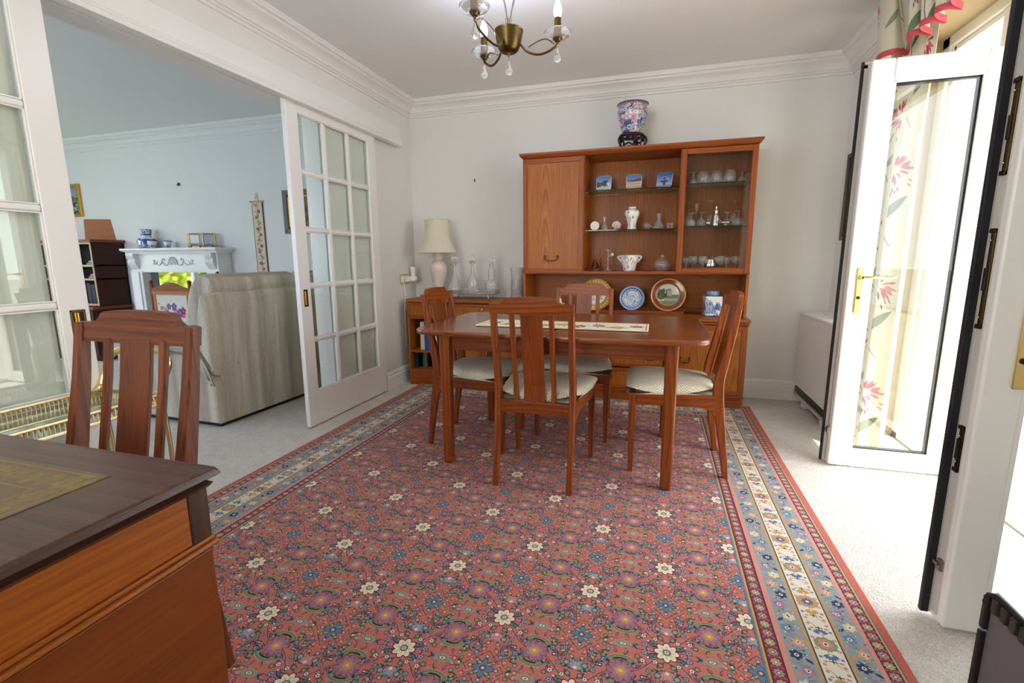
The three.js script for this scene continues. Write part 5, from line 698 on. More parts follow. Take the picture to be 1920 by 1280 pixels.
// jardiniere on carved stand on top of the cabinet
{
  const st = thing('carved_stand', 'carved black wood stand with curled legs on top of the display cabinet', 'stand', [1.905, 1.845, 0.2]);
  part('ring', [lathe([[0.07, 0.092], [0.09, 0.09], [0.092, 0.1], [0.088, 0.11], [0.07, 0.108], [0.066, 0.1], [0.07, 0.092]], 36), lathe([[0, 0.012], [0.07, 0.012], [0.074, 0.018], [0.07, 0.024], [0, 0.024]], 30)], M.blackwood, st);
  for (let k = 0; k < 5; k++) { const a = k * 1.2566 + 0.3, q = (r, y) => [Math.sin(a) * r, y, Math.cos(a) * r]; part('leg', [tube([q(0.08, 0.1), q(0.1, 0.085), q(0.104, 0.06), q(0.088, 0.03), q(0.08, 0.012), q(0.092, 0.005), q(0.104, 0.012), q(0.1, 0.022)], 0.0085, 28, 8), tube([q(0.084, 0.086), q(0.07, 0.07), q(0.066, 0.04), q(0.072, 0.02)], 0.005, 14, 6)], M.blackwood, st); const b = a + 0.628; part('apron', tube([[Math.sin(a) * 0.086, 0.086, Math.cos(a) * 0.086], [Math.sin(a + 0.3) * 0.088, 0.066, Math.cos(a + 0.3) * 0.088], [Math.sin(b) * 0.088, 0.078, Math.cos(b) * 0.088], [Math.sin(b + 0.33) * 0.088, 0.066, Math.cos(b + 0.33) * 0.088], [Math.sin(a + 1.2566) * 0.086, 0.086, Math.cos(a + 1.2566) * 0.086]], 0.006, 28, 6), M.blackwood, st); }
  const im = image(1024, 512, (x, w, h) => { x.fillStyle = '#4c5184'; x.fillRect(0, 0, w, h); const C = ['#b58fae', '#8fb9c0', '#d9d5da', '#c97f94', '#7a8fc0', '#cfa8b8', '#9fc6b4', '#e6e2e4']; for (let i = 0; i < 190; i++) { const cx = rr(0, w), cy = rr(40, h - 20), r = rr(26, 46), c = C[i % 8]; petals(x, cx, cy, r, 8, c); petals(x, cx, cy, r * 0.62, 7, C[(i + 2) % 8]); dot(x, cx, cy, 8, ['#d8b24e', '#a83a56'][i % 2]); } for (let i = 0; i < 60; i++) leaf(x, rr(0, w), rr(40, h), 40, 16, rr(0, 6), ['#38604e', '#20264a'][i % 2]); x.fillStyle = '#5a2a44'; x.fillRect(0, 0, w, 34); for (let i = 0; i < 34; i++) petals(x, i * 31, 17, 13, 4, i % 2 ? '#8f9bc4' : '#c98a9a'); });
  im.flipY = false; im.repeat.set(1, 1); im.wrapS = THREE.RepeatWrapping;
  const pt = thing('jardiniere', 'round china fish bowl covered in flowers on the black carved stand', 'planter', [1.905, 1.956, 0.2]);
  const pr = smoothPts([[0.002, 0.0], [0.06, 0.0], [0.075, 0.03], [0.096, 0.09], [0.108, 0.14], [0.106, 0.17], [0.098, 0.182], [0.1, 0.196], [0.112, 0.203]], 46), g = lathe(pr, 48), uv = g.attributes.uv, p = g.attributes.position; for (let i = 0; i < p.count; i++) uv.setY(i, 1 - p.getY(i) / 0.203);
  part('bowl', g, phy({ map: im, roughness: 0.15, clearcoat: 0.8, side: THREE.DoubleSide }), pt); part('rim', lathe([[0.104, 0.2], [0.112, 0.2], [0.114, 0.204], [0.11, 0.208], [0.1, 0.206], [0.094, 0.19]], 48), phy({ color: 0x6b3c50, roughness: 0.2, clearcoat: 0.7 }), pt);
}
// ---------- chandelier ----------
{
  const hx = 1.43, hy = 2.055, hz = 1.69, t = thing('chandelier', 'three arm antique brass chandelier with glass dishes and crystal drops', 'chandelier', [hx, hy, hz]);
  part('hub', lathe(smoothPts([[0, -0.052], [0.03, -0.05], [0.046, -0.036], [0.064, 0.03], [0.066, 0.044], [0.05, 0.048], [0.012, 0.05], [0, 0.05]], 40), 32), M.bronze, t);
  part('stem', [rod([-0.008, 0.048, 0], [-0.008, 0.095, 0], 0.007), rod([0.01, 0.048, 0], [0.01, 0.095, 0], 0.007), tube([[-0.008, 0.09, 0], [-0.014, 0.14, 0], [-0.03, 0.22, 0], [-0.012, 0.33, 0]], 0.0035, 24, 8), tube([[0.01, 0.09, 0], [0.02, 0.14, 0], [0.035, 0.22, 0], [0.012, 0.33, 0]], 0.0045, 24, 8)], M.steel, t);
  part('ceiling_cup', lathe([[0, 0.345], [0.055, 0.345], [0.055, 0.335], [0.03, 0.322], [0, 0.32]], 28), M.bronze, t);
  const drop = (parent, x, y, z) => { const d = part('crystal_drop', [lathe(smoothPts([[0, -0.075], [0.012, -0.07], [0.0175, -0.056], [0.009, -0.034], [0.003, -0.012], [0, -0.008]], 22), 8).translate(x, y, z), ball(0.006, [x, y - 0.002, z], 1.2, 8)], M.crystal, parent); part('hook', rod([x, y - 0.002, z], [x, y + 0.02, z], 0.0012, 6), M.bronze, d); };
  drop(t, 0, -0.072, 0); part('finial', rod([0, -0.052, 0], [0, -0.066, 0], 0.007, 10, 0.003), M.bronze, t);
  const bulbM = phy({ color: 0xffffff, emissive: 0xe6ecff, emissiveIntensity: 4, roughness: 0.3 });
  for (const [ax, az] of [[0.218, -0.044], [-0.057, 0.285], [-0.166, -0.127]]) {
    const L = Math.hypot(ax, az), u = ax / L, v = az / L, P = (r, y) => [u * r, y, v * r];
    const a = part('arm', [tube([P(0.05, -0.012), P(0.085, -0.048), P(0.14, -0.062), P(L - 0.03, -0.046), P(L, -0.02), P(L, -0.002)], 0.0055, 36, 8), tube([P(0.09, -0.03), P(0.14, -0.005), P(L - 0.05, 0.0), P(L - 0.015, -0.022)], 0.0025, 24, 6)], M.bronze, t);
    const c = [ax, 0, az];
    part('glass_dish', lathe([[0.014, 0.004], [0.03, -0.002], [0.052, 0.008], [0.064, 0.024], [0.061, 0.028], [0.05, 0.016], [0.03, 0.01], [0.014, 0.012]], 14, c), M.crystal, a);
    part('candle_tube', [rod([ax, -0.012, az], [ax, 0.004, az], 0.012, 18, 0.021), rod([ax, 0.0, az], [ax, 0.085, az], 0.0155, 20), rod([ax, 0.0, az], [ax, 0.01, az], 0.022, 20)], M.bronze, a);
    part('bulb', lathe(smoothPts([[0.011, 0.083], [0.017, 0.1], [0.019, 0.115], [0.013, 0.142], [0.005, 0.162], [0, 0.166]], 24), 18, c), bulbM, a);
    drop(a, ax, -0.026, az);
    const l = new THREE.PointLight(0xdfe8ff, 0.22); l.name = 'bulb_light'; l.position.set(hx + ax, hy + 0.118, hz + az); l.castShadow = true; scene.add(l);
  }
}
// ---------- storage heater ----------
{
  const t = thing('storage_heater', 'white storage heater with dark bottom grille in the corner behind the patio door', 'heater', [XR, 0, 0.03]);
  const x0 = -0.185, L = 0.72; part('body', bx(x0, -0.005, 0.135, 0.66, 0, L, { r: 0.008, seg: 2 }), M.upvc, t); part('top', bx(x0 - 0.006, 0, 0.66, 0.682, -0.004, L + 0.004, { r: 0.006, seg: 2 }), M.white, t);
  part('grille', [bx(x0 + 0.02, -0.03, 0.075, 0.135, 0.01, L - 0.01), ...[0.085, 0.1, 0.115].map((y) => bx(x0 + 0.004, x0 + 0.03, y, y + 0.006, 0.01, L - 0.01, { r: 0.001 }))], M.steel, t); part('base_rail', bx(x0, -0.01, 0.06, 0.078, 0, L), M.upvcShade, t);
  for (const z of [0.14, 0.56]) part('foot', bx(x0 + 0.02, -0.02, 0, 0.06, z, z + 0.06), M.white, t);
}
// ---------- curtain and swag ----------
{
  const t = thing('curtain', 'cream curtain with pink flowers hanging beside the patio doors', 'curtain', [0, 0, 0]);
  const n = 150, rows = 24, P = [], U = [], I = [], z0 = 0.76, z1 = 1.175; let s = 0; const line = [];
  for (let i = 0; i <= n; i++) { const k = i / n, z = z0 + (z1 - z0) * k, x = 3.245 - 0.036 * Math.sin(k * Math.PI * 2 * 5 + 0.6) - 0.014 * Math.sin(k * 17 + 1) + (k > 0.94 ? (k - 0.94) * 0.5 : 0); if (i) s += Math.hypot(x - line[i - 1][0], z - line[i - 1][1]); line.push([x, z, s]); }
  for (let j = 0; j <= rows; j++) { const y = 0.03 + 2.25 * j / rows, f = 0.75 + 0.35 * (1 - j / rows); for (const [x, z, q] of line) { const e = Math.max(0, Math.min(1, (y - 1.5) / 0.5)); P.push(3.245 + 0.04 * e + (x - 3.245) * f * (1 - 0.62 * e), y, z + 0.008 * Math.sin(y * 3 + z * 20)); U.push(q, y); } }
  for (let j = 0; j < rows; j++) for (let i = 0; i < n; i++) { const a = j * (n + 1) + i; I.push(a, a + n + 1, a + 1, a + 1, a + n + 1, a + n + 2); }
  const g = new THREE.BufferGeometry(); g.setAttribute('position', new THREE.Float32BufferAttribute(P, 3)); g.setAttribute('uv', new THREE.Float32BufferAttribute(U, 2)); g.setIndex(I); g.computeVertexNormals(); part('drape', g, M.curtain, t);
  part('curtain_rail', bx(3.28, 3.3, 2.27, 2.285, 0.76, 2.75), M.white, t);
}
{
  // deep pleats in plan, seen from below
  const t = thing('valance', 'cream floral pleated valance with a pink trimmed hem above the patio doors', 'valance', [0, 0, 0]);
  const ctl = [[3.31, 0.7], [3.24, 0.74], [3.165, 0.86], [3.158, 0.95], [3.2, 0.985], [3.262, 0.95]]; for (let z = 1.17; z < 2.75; z += 0.117) ctl.push([3.2, z - 0.05], [3.176, z], [3.2, z + 0.025], [3.262, z + 0.004]);
  const cv = new THREE.CatmullRomCurve3(ctl.map(([x, z]) => new THREE.Vector3(x, 0, z)), false, 'centripetal'), cols = cv.getPoints(ctl.length * 7), P = [], U = [], I = [], rows = 8; let s = 0;
  cols.forEach((v, i) => { if (i) s += v.distanceTo(cols[i - 1]); for (let j = 0; j <= rows; j++) { const k = j / rows, y = 2.06 + (2.385 - 2.06) * k; P.push(3.17 + (v.x - 3.17) * (1 - 0.62 * k), y, v.z - 0.04 * k); U.push(s, y + 0.3); } });
  for (let i = 0; i < cols.length - 1; i++) for (let j = 0; j < rows; j++) { const a = i * (rows + 1) + j; I.push(a, a + rows + 1, a + 1, a + 1, a + rows + 1, a + rows + 2); }
  const g = new THREE.BufferGeometry(); g.setAttribute('position', new THREE.Float32BufferAttribute(P, 3)); g.setAttribute('uv', new THREE.Float32BufferAttribute(U, 2)); g.setIndex(I); g.computeVertexNormals(); part('pleated_cloth', g, M.swag, t);
  const TP = [], TI = []; cols.forEach((v, i) => { const n = cols[Math.min(i + 1, cols.length - 1)].clone().sub(cols[Math.max(i - 1, 0)]).normalize(), ox = -n.z * 0.0025, oz = n.x * 0.0025; TP.push(v.x + ox, 2.052, v.z + oz, v.x + ox, 2.078, v.z + oz, v.x - ox, 2.052, v.z - oz, v.x - ox, 2.078, v.z - oz); if (i) { const a = (i - 1) * 4, b = i * 4; TI.push(a, b, a + 1, a + 1, b, b + 1, a + 2, a + 3, b + 2, b + 2, a + 3, b + 3, a, a + 2, b, b, a + 2, b + 2); } });
  const tg = new THREE.BufferGeometry(); tg.setAttribute('position', new THREE.Float32BufferAttribute(TP, 3)); tg.setIndex(TI); tg.computeVertexNormals(); part('pink_hem', tg, M.pinkTrim, t);
}
// ---------- pictures on the walls ----------
function picture(label, pos, turn, w, h, fw, frameM, draw, mat) {
  const t = thing('framed_picture', label, 'picture', pos, turn); const d = 0.026;
  const mk = (p) => extr(poly(p), d, 0.005, 2), q = fw;
  part('frame', [mk([[-w / 2, -h / 2], [w / 2, -h / 2], [w / 2 - q, -h / 2 + q], [-w / 2 + q, -h / 2 + q]]), mk([[-w / 2 + q, h / 2 - q], [w / 2 - q, h / 2 - q], [w / 2, h / 2], [-w / 2, h / 2]])].map((g) => metric(g, 0)).concat([mk([[-w / 2, -h / 2], [-w / 2 + q, -h / 2 + q], [-w / 2 + q, h / 2 - q], [-w / 2, h / 2]]), mk([[w / 2 - q, -h / 2 + q], [w / 2, -h / 2], [w / 2, h / 2], [w / 2 - q, h / 2 - q]])].map((g) => metric(g, 1))), frameM, t);
  const iw = w - 2 * q, ih = h - 2 * q; part('canvas', planar(bx(-iw / 2, iw / 2, -ih / 2, ih / 2, 0.004, 0.012, { r: 0 }), 0, 1, -iw / 2, iw / 2, -ih / 2, ih / 2), std({ map: image(256, 256, draw), roughness: 0.6 }), t);
  if (mat) part('slip', [bx(-iw / 2, iw / 2, ih / 2 - 0.018, ih / 2, 0.01, 0.017), bx(-iw / 2, iw / 2, -ih / 2, -ih / 2 + 0.018, 0.01, 0.017), bx(-iw / 2, -iw / 2 + 0.018, -ih / 2, ih / 2, 0.01, 0.017), bx(iw / 2 - 0.018, iw / 2, -ih / 2, ih / 2, 0.01, 0.017)], mat, t);
}
const scenery = (a, b, cols) => (x, w, h) => { skyWash(x, w, h, a, b); for (let i = 0; i < 90; i++) dot(x, rr(0, w), rr(h * 0.35, h), rr(6, 26), cols[i % cols.length], rr(5, 18)); for (let i = 0; i < 30; i++) leaf(x, rr(0, w), rr(h * 0.3, h), 30, 10, rr(0, 6), cols[(i + 1) % cols.length]); };
picture('dark framed picture with cream mount on the wall beside the patio door', [XR, 1.46, 0.335], -Math.PI / 2, 0.4, 0.56, 0.028, M.blackwood, (x, w, h) => { x.fillStyle = '#b9ac82'; x.fillRect(0, 0, w, h); x.fillStyle = '#8a8a68'; x.fillRect(46, 46, 164, 164); for (let i = 0; i < 60; i++) dot(x, rr(50, 206), rr(90, 206), rr(5, 14), ['#6a6e4a', '#a39a70', '#58604a'][i % 3]); }, M.paleBrass);
picture('gilt framed landscape above the dark bookcase', [-4.4, 1.76, 0], 0, 0.42, 0.36, 0.03, goldM, scenery('#7d93a8', '#b9bfae', ['#3f4f3a', '#56684a', '#2d3a34', '#7a7a58']));
picture('dark framed gilt edged painting seen behind the sliding door', [-1.165, 1.535, 0], 0, 0.46, 0.41, 0.05, std({ color: 0x6b655c, roughness: 0.5 }), scenery('#6b6a4a', '#8a7f55', ['#5a5636', '#7d7346', '#4a4648', '#6a5a5a']), goldM);
{
  const im = image(128, 1024, (x, w, h) => { x.fillStyle = '#d8d1ba'; x.fillRect(0, 0, w, h); for (let i = 0; i < 5000; i++) { x.fillStyle = 'rgba(120,105,80,0.1)'; x.fillRect(rnd() * w, rnd() * h, 3, 2); } for (let i = 0; i < 13; i++) { const y = 46 + i * 78, s = i % 2 ? 1 : -1; stroke(x, [[64 - s * 20, y - 40], [64 + s * 46, y], [64 - s * 20, y + 40]], 4, '#5d6a44'); for (let k = 0; k < 5; k++) leaf(x, 64 + rr(-30, 30), y + rr(-34, 34), 26, 12, rr(0, 6), ['#4f6a44', '#6f8a6a', '#3f5648'][k % 3]); petals(x, 64 + s * 16, y, 21, 6, ['#c98a2e', '#b0343c', '#b5544a'][i % 3]); dot(x, 64 + s * 16, y, 7, '#e0b860'); } });
  const t = thing('bell_pull', 'long narrow embroidered hanging with red and yellow flowers right of the fireplace', 'wall hanging', [-1.72, 0.9, 0.004]);
  part('cloth', planar(bx(-0.058, 0.058, 0.0, 0.745, 0, 0.006, { r: 0 }), 0, 1, -0.058, 0.058, 0, 0.745), std({ map: im, roughness: 0.95 }), t); part('backing', bx(-0.07, 0.07, 0.0, 0.74, -0.003, 0.001, { r: 0 }), std({ color: 0x6d5248, roughness: 0.9 }), t);
  part('hanging_bar', [rod([-0.075, 0.75, 0.006], [0.075, 0.75, 0.006], 0.006), ball(0.009, [-0.077, 0.75, 0.006]), ball(0.009, [0.077, 0.75, 0.006])], M.brass, t); part('hanging_loop', [tube([[-0.02, 0.752, 0.006], [-0.016, 0.78, 0.008], [0, 0.795, 0.008], [0.016, 0.78, 0.008], [0.02, 0.752, 0.006]], 0.004, 18, 6), new THREE.TorusGeometry(0.014, 0.003, 6, 16).translate(0, 0.81, 0.006), ball(0.006, [0, 0.828, 0.006])], M.paleBrass, t);
}
{ const t = thing('picture_hook', 'small bare brass picture hook on the wall left of the cabinet', 'hook', [0.6, 1.735, 0]); part('plate', bx(-0.005, 0.005, -0.014, 0.014, 0, 0.003), M.bronze, t); part('hook', tube([[0, 0.004, 0.004], [0, -0.008, 0.012], [0, -0.002, 0.017]], 0.0018, 12, 6), M.bronze, t); }
{ const t = thing('picture_hook', 'small bare brass picture hook on the wall above the fireplace', 'hook', [-2.715, 1.865, 0]); part('plate', bx(-0.018, 0.018, -0.016, 0.016, 0, 0.004), M.bronze, t); part('hook', [tube([[-0.01, 0.006, 0.004], [-0.01, -0.012, 0.014], [-0.01, -0.004, 0.02]], 0.003, 12, 6), tube([[0.01, 0.006, 0.004], [0.01, -0.012, 0.014], [0.01, -0.004, 0.02]], 0.003, 12, 6)], M.bronze, t); }
// ---------- sitting room: fireplace ----------
{
  const t = thing('fireplace_surround', 'white painted fireplace surround with carved shell frieze and corbels', 'fireplace', [-2.74, 0, 0]);
  const Z = 0.17, B = (...a) => bx(...a, { r: 0.004, seg: 2 });
  part('mantel_shelf', [B(-0.66, 0.66, 1.186, 1.206, 0, Z + 0.05), moulding([[0, 1.15], [0.006, 1.15], [0.012, 1.168], [0.036, 1.178], [0.04, 1.186], [0, 1.186]], 'x', Z, 1, -0.62, 0.62, -1, -1), moulding([[0, 1.15], [0.006, 1.15], [0.012, 1.168], [0.036, 1.178], [0.04, 1.186], [0, 1.186]], 'z', 0.62, 1, 0, Z, 0, -1)], M.gloss, t);
  part('frieze', B(-0.6, 0.6, 0.955, 1.16, 0, Z - 0.02), M.gloss, t); part('side_return', B(0.575, 0.615, 0, 1.16, 0, Z - 0.01), M.gloss, t);
  for (const s of [-1, 1]) {
    part('pilaster', [B(s * 0.535 - 0.085, s * 0.535 + 0.085, 0, 0.97, 0, Z - 0.01), B(s * 0.535 - 0.05, s * 0.535 + 0.05, 0.15, 0.96, 0, Z + 0.004), B(s * 0.535 - 0.09, s * 0.535 + 0.09, 0, 0.14, 0, Z + 0.014)], M.gloss, t);
    const pr = new THREE.Shape(); pr.moveTo(0, 1.155); pr.lineTo(0.062, 1.155); pr.bezierCurveTo(0.075, 1.12, 0.05, 1.1, 0.045, 1.09); pr.bezierCurveTo(0.06, 1.07, 0.05, 1.04, 0.03, 1.02); pr.bezierCurveTo(0.024, 1.005, 0.02, 0.99, 0, 0.985); pr.closePath();
    part('corbel', [-0.044, -0.022, 0, 0.022, 0.044].map((o) => extr(pr, 0.021, 0.005, 2).rotateY(-Math.PI / 2).translate(s * 0.535 + o + 0.0105, 0, Z - 0.022)), M.gloss, t);
  }
  const shell = []; for (let k = -5; k <= 5; k++) { const a = k * 0.27; shell.push(rod([Math.sin(a) * 0.018, 1.035 + Math.cos(a) * 0.014, Z - 0.019], [Math.sin(a) * 0.07, 1.035 + Math.cos(a) * 0.082, Z - 0.019], 0.006, 8, 0.009)); }
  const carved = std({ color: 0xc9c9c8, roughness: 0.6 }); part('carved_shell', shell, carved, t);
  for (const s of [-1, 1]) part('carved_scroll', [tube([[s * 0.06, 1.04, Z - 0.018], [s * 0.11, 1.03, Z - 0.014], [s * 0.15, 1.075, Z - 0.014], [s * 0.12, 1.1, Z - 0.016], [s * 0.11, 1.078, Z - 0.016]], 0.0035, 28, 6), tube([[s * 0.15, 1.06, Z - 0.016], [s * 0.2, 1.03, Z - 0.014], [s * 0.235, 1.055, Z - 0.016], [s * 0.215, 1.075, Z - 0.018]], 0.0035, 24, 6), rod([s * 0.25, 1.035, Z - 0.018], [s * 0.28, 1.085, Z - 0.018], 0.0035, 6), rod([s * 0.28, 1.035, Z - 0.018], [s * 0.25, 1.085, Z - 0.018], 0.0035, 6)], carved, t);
  part('mirror_panel', bx(-0.45, 0.45, 0.0, 0.958, 0.06, 0.07, { r: 0 }), std({ color: 0xaab0b2, roughness: 0.04, metalness: 1 }), t, 'polished glass panel in the fire opening'); part('hearth', B(-0.72, 0.72, 0, 0.04, 0, 0.3), M.gloss, t);
}
const blueWhite = (seedN) => image(512, 256, (x, w, h) => { x.fillStyle = '#e6ebee'; x.fillRect(0, 0, w, h); const y0 = h * 0.52; for (let i = 0; i < 420; i++) { const cy = rr(0, h); if (cy > h * 0.3 && cy < h * 0.58) continue; leaf(x, rr(0, w), cy, rr(16, 44), rr(8, 18), rr(0, 6), ['#27448f', '#35589f', '#6d8abf', '#1d3272'][i % 4]); } x.fillStyle = '#22397d'; x.fillRect(0, h * 0.3 - 6, w, 8); x.fillRect(0, h * 0.58, w, 8); });
{
  const bm = phy({ map: blueWhite(1), roughness: 0.15, clearcoat: 0.7 });
  const v = thing('blue_vase', 'tall blue and white double gourd vase at the left of the mantelpiece', 'vase', [-3.14, 1.206, 0.1]); part('body', lathe(smoothPts([[0, 0], [0.07, 0], [0.085, 0.02], [0.086, 0.09], [0.07, 0.112], [0.046, 0.12], [0.05, 0.16], [0.056, 0.198], [0.052, 0.2]], 44), 8), bm, v); part('neck_rim', rod([0, 0.196, 0], [0, 0.202, 0], 0.056, 8), std({ color: 0x22397d, roughness: 0.2 }), v);
  const cup = (label, x, z, s) => { const c = thing('blue_cup', label, 'cup', [x, 1.206, z]); part('body', lathe(smoothPts([[0, 0], [0.022, 0], [0.024, 0.01], [0.03, 0.03], [0.042, 0.06], [0.042, 0.078], [0.036, 0.078], [0.036, 0.06]], 30), 26), bm, c); part('rim', lathe([[0.036, 0.078], [0.044, 0.076], [0.045, 0.084], [0.038, 0.086], [0.036, 0.078]], 26), std({ color: 0x2c4488, roughness: 0.2 }), c); c.scale.setScalar(s); };
  cup('blue and white cup standing in front of the gourd vase', -3.0, 0.15, 1); cup('smaller blue and white cup standing alone on the mantelpiece', -2.845, 0.1, 0.9);
  const c = thing('glass_casket', 'hexagonal glass trinket box with brass edges on the mantelpiece', 'box', [-2.37, 1.206, 0.11], 0.15); const q = [], h0 = 0.022, h1 = 0.138; for (let k = 0; k < 6; k++) { const a = k * Math.PI / 3; q.push([Math.cos(a) * 0.155, Math.sin(a) * 0.075]); }
  const E = []; for (let k = 0; k < 6; k++) { const a = q[k], b = q[(k + 1) % 6]; E.push(rod([a[0], h0, a[1]], [a[0], h1, a[1]], 0.005, 6), rod([a[0], h0, a[1]], [b[0], h0, b[1]], 0.005, 6), rod([a[0], h1, a[1]], [b[0], h1, b[1]], 0.005, 6)); const g = new THREE.PlaneGeometry(Math.hypot(b[0] - a[0], b[1] - a[1]), h1 - h0); g.rotateY(Math.PI / 2 - Math.atan2(q[k][1] + b[1], q[k][0] + b[0]) + 0); const gg = new THREE.BufferGeometry(); gg.setAttribute('position', new THREE.Float32BufferAttribute([a[0], h0, a[1], b[0], h0, b[1], b[0], h1, b[1], a[0], h0, a[1], b[0], h1, b[1], a[0], h1, a[1]], 3)); gg.computeVertexNormals(); part('pane', gg, k % 2 ? M.glass : phy({ color: 0xcfe0ee, roughness: 0.03, transmission: 0.75, thickness: 0, ior: 2 }), c); }
  part('brass_edges', E, M.brass, c); part('lining', bx(-0.1, 0.1, h0, h0 + 0.02, -0.05, 0.05), std({ color: 0x8aa0b8, roughness: 0.8 }), c); for (const k of [0, 1, 2, 3, 4, 5]) part('foot', ball(0.011, [q[k][0] * 0.95, 0.011, q[k][1] * 0.95]), M.brass, c);
}
{ // fire screen
  const im = image(512, 640, (x, w, h) => { x.fillStyle = '#d9d4c6'; x.fillRect(0, 0, w, h); for (let i = 0; i < 9000; i++) { x.fillStyle = 'rgba(110,100,85,0.08)'; x.fillRect(rnd() * w, rnd() * h, 3, 2); } for (let i = 0; i < 14; i++) stroke(x, [[256 + rr(-30, 30), 560], [256 + rr(-160, 160), 420], [256 + rr(-190, 190), rr(90, 420)]], 4, '#8a9070'); for (let i = 0; i < 40; i++) leaf(x, 256 + rr(-190, 190), rr(110, 480), 46, 18, rr(0, 6), ['#6f8a7a', '#8f9a74', '#7f9a92'][i % 3]); for (let i = 0; i < 24; i++) { const cx = 256 + rr(-190, 190), cy = rr(130, 430); petals(x, cx, cy, rr(22, 48), 5, ['#a82e58', '#c25a7c', '#7d6aa8', '#d08a9a', '#6a5a98'][i % 5]); dot(x, cx, cy, 8, '#d8b04a'); } });
  const t = thing('fire_screen', 'wooden fire screen with an embroidered bouquet, in front of the fireplace', 'fire screen', [-2.435, 0, 0.45]), w = 0.25;
  for (const s of [-1, 1]) part('post', [rod([s * w, 0.04, 0], [s * w, 0.86, 0], 0.016, 12), ball(0.019, [s * w, 0.87, 0]), rod([s * w, 0.03, -0.13], [s * w, 0.05, 0.13], 0.016, 8)], M.chair, t);
  const s = new THREE.Shape(); s.moveTo(-w, 0.775); s.lineTo(w, 0.775); s.lineTo(w, 0.81); s.bezierCurveTo(0.13, 0.81, 0.11, 0.865, 0, 0.865); s.bezierCurveTo(-0.11, 0.865, -0.13, 0.81, -w, 0.81); s.closePath();
  part('top_rail', metric(extr(s, 0.022, 0.004).translate(0, 0, -0.011), 0), M.chair, t); part('frame', [bx(-w + 0.016, -w + 0.05, 0.16, 0.78, -0.01, 0.01), bx(w - 0.05, w - 0.016, 0.16, 0.78, -0.01, 0.01), bx(-w, w, 0.14, 0.18, -0.01, 0.01), bx(-w, w, 0.745, 0.78, -0.01, 0.012)], M.board, t);
  part('embroidery', planar(bx(-w + 0.04, w - 0.04, 0.17, 0.755, -0.004, 0.004, { r: 0 }), 0, 1, -w + 0.04, w - 0.04, 0.17, 0.755), std({ map: im, roughness: 0.9 }), t);
}
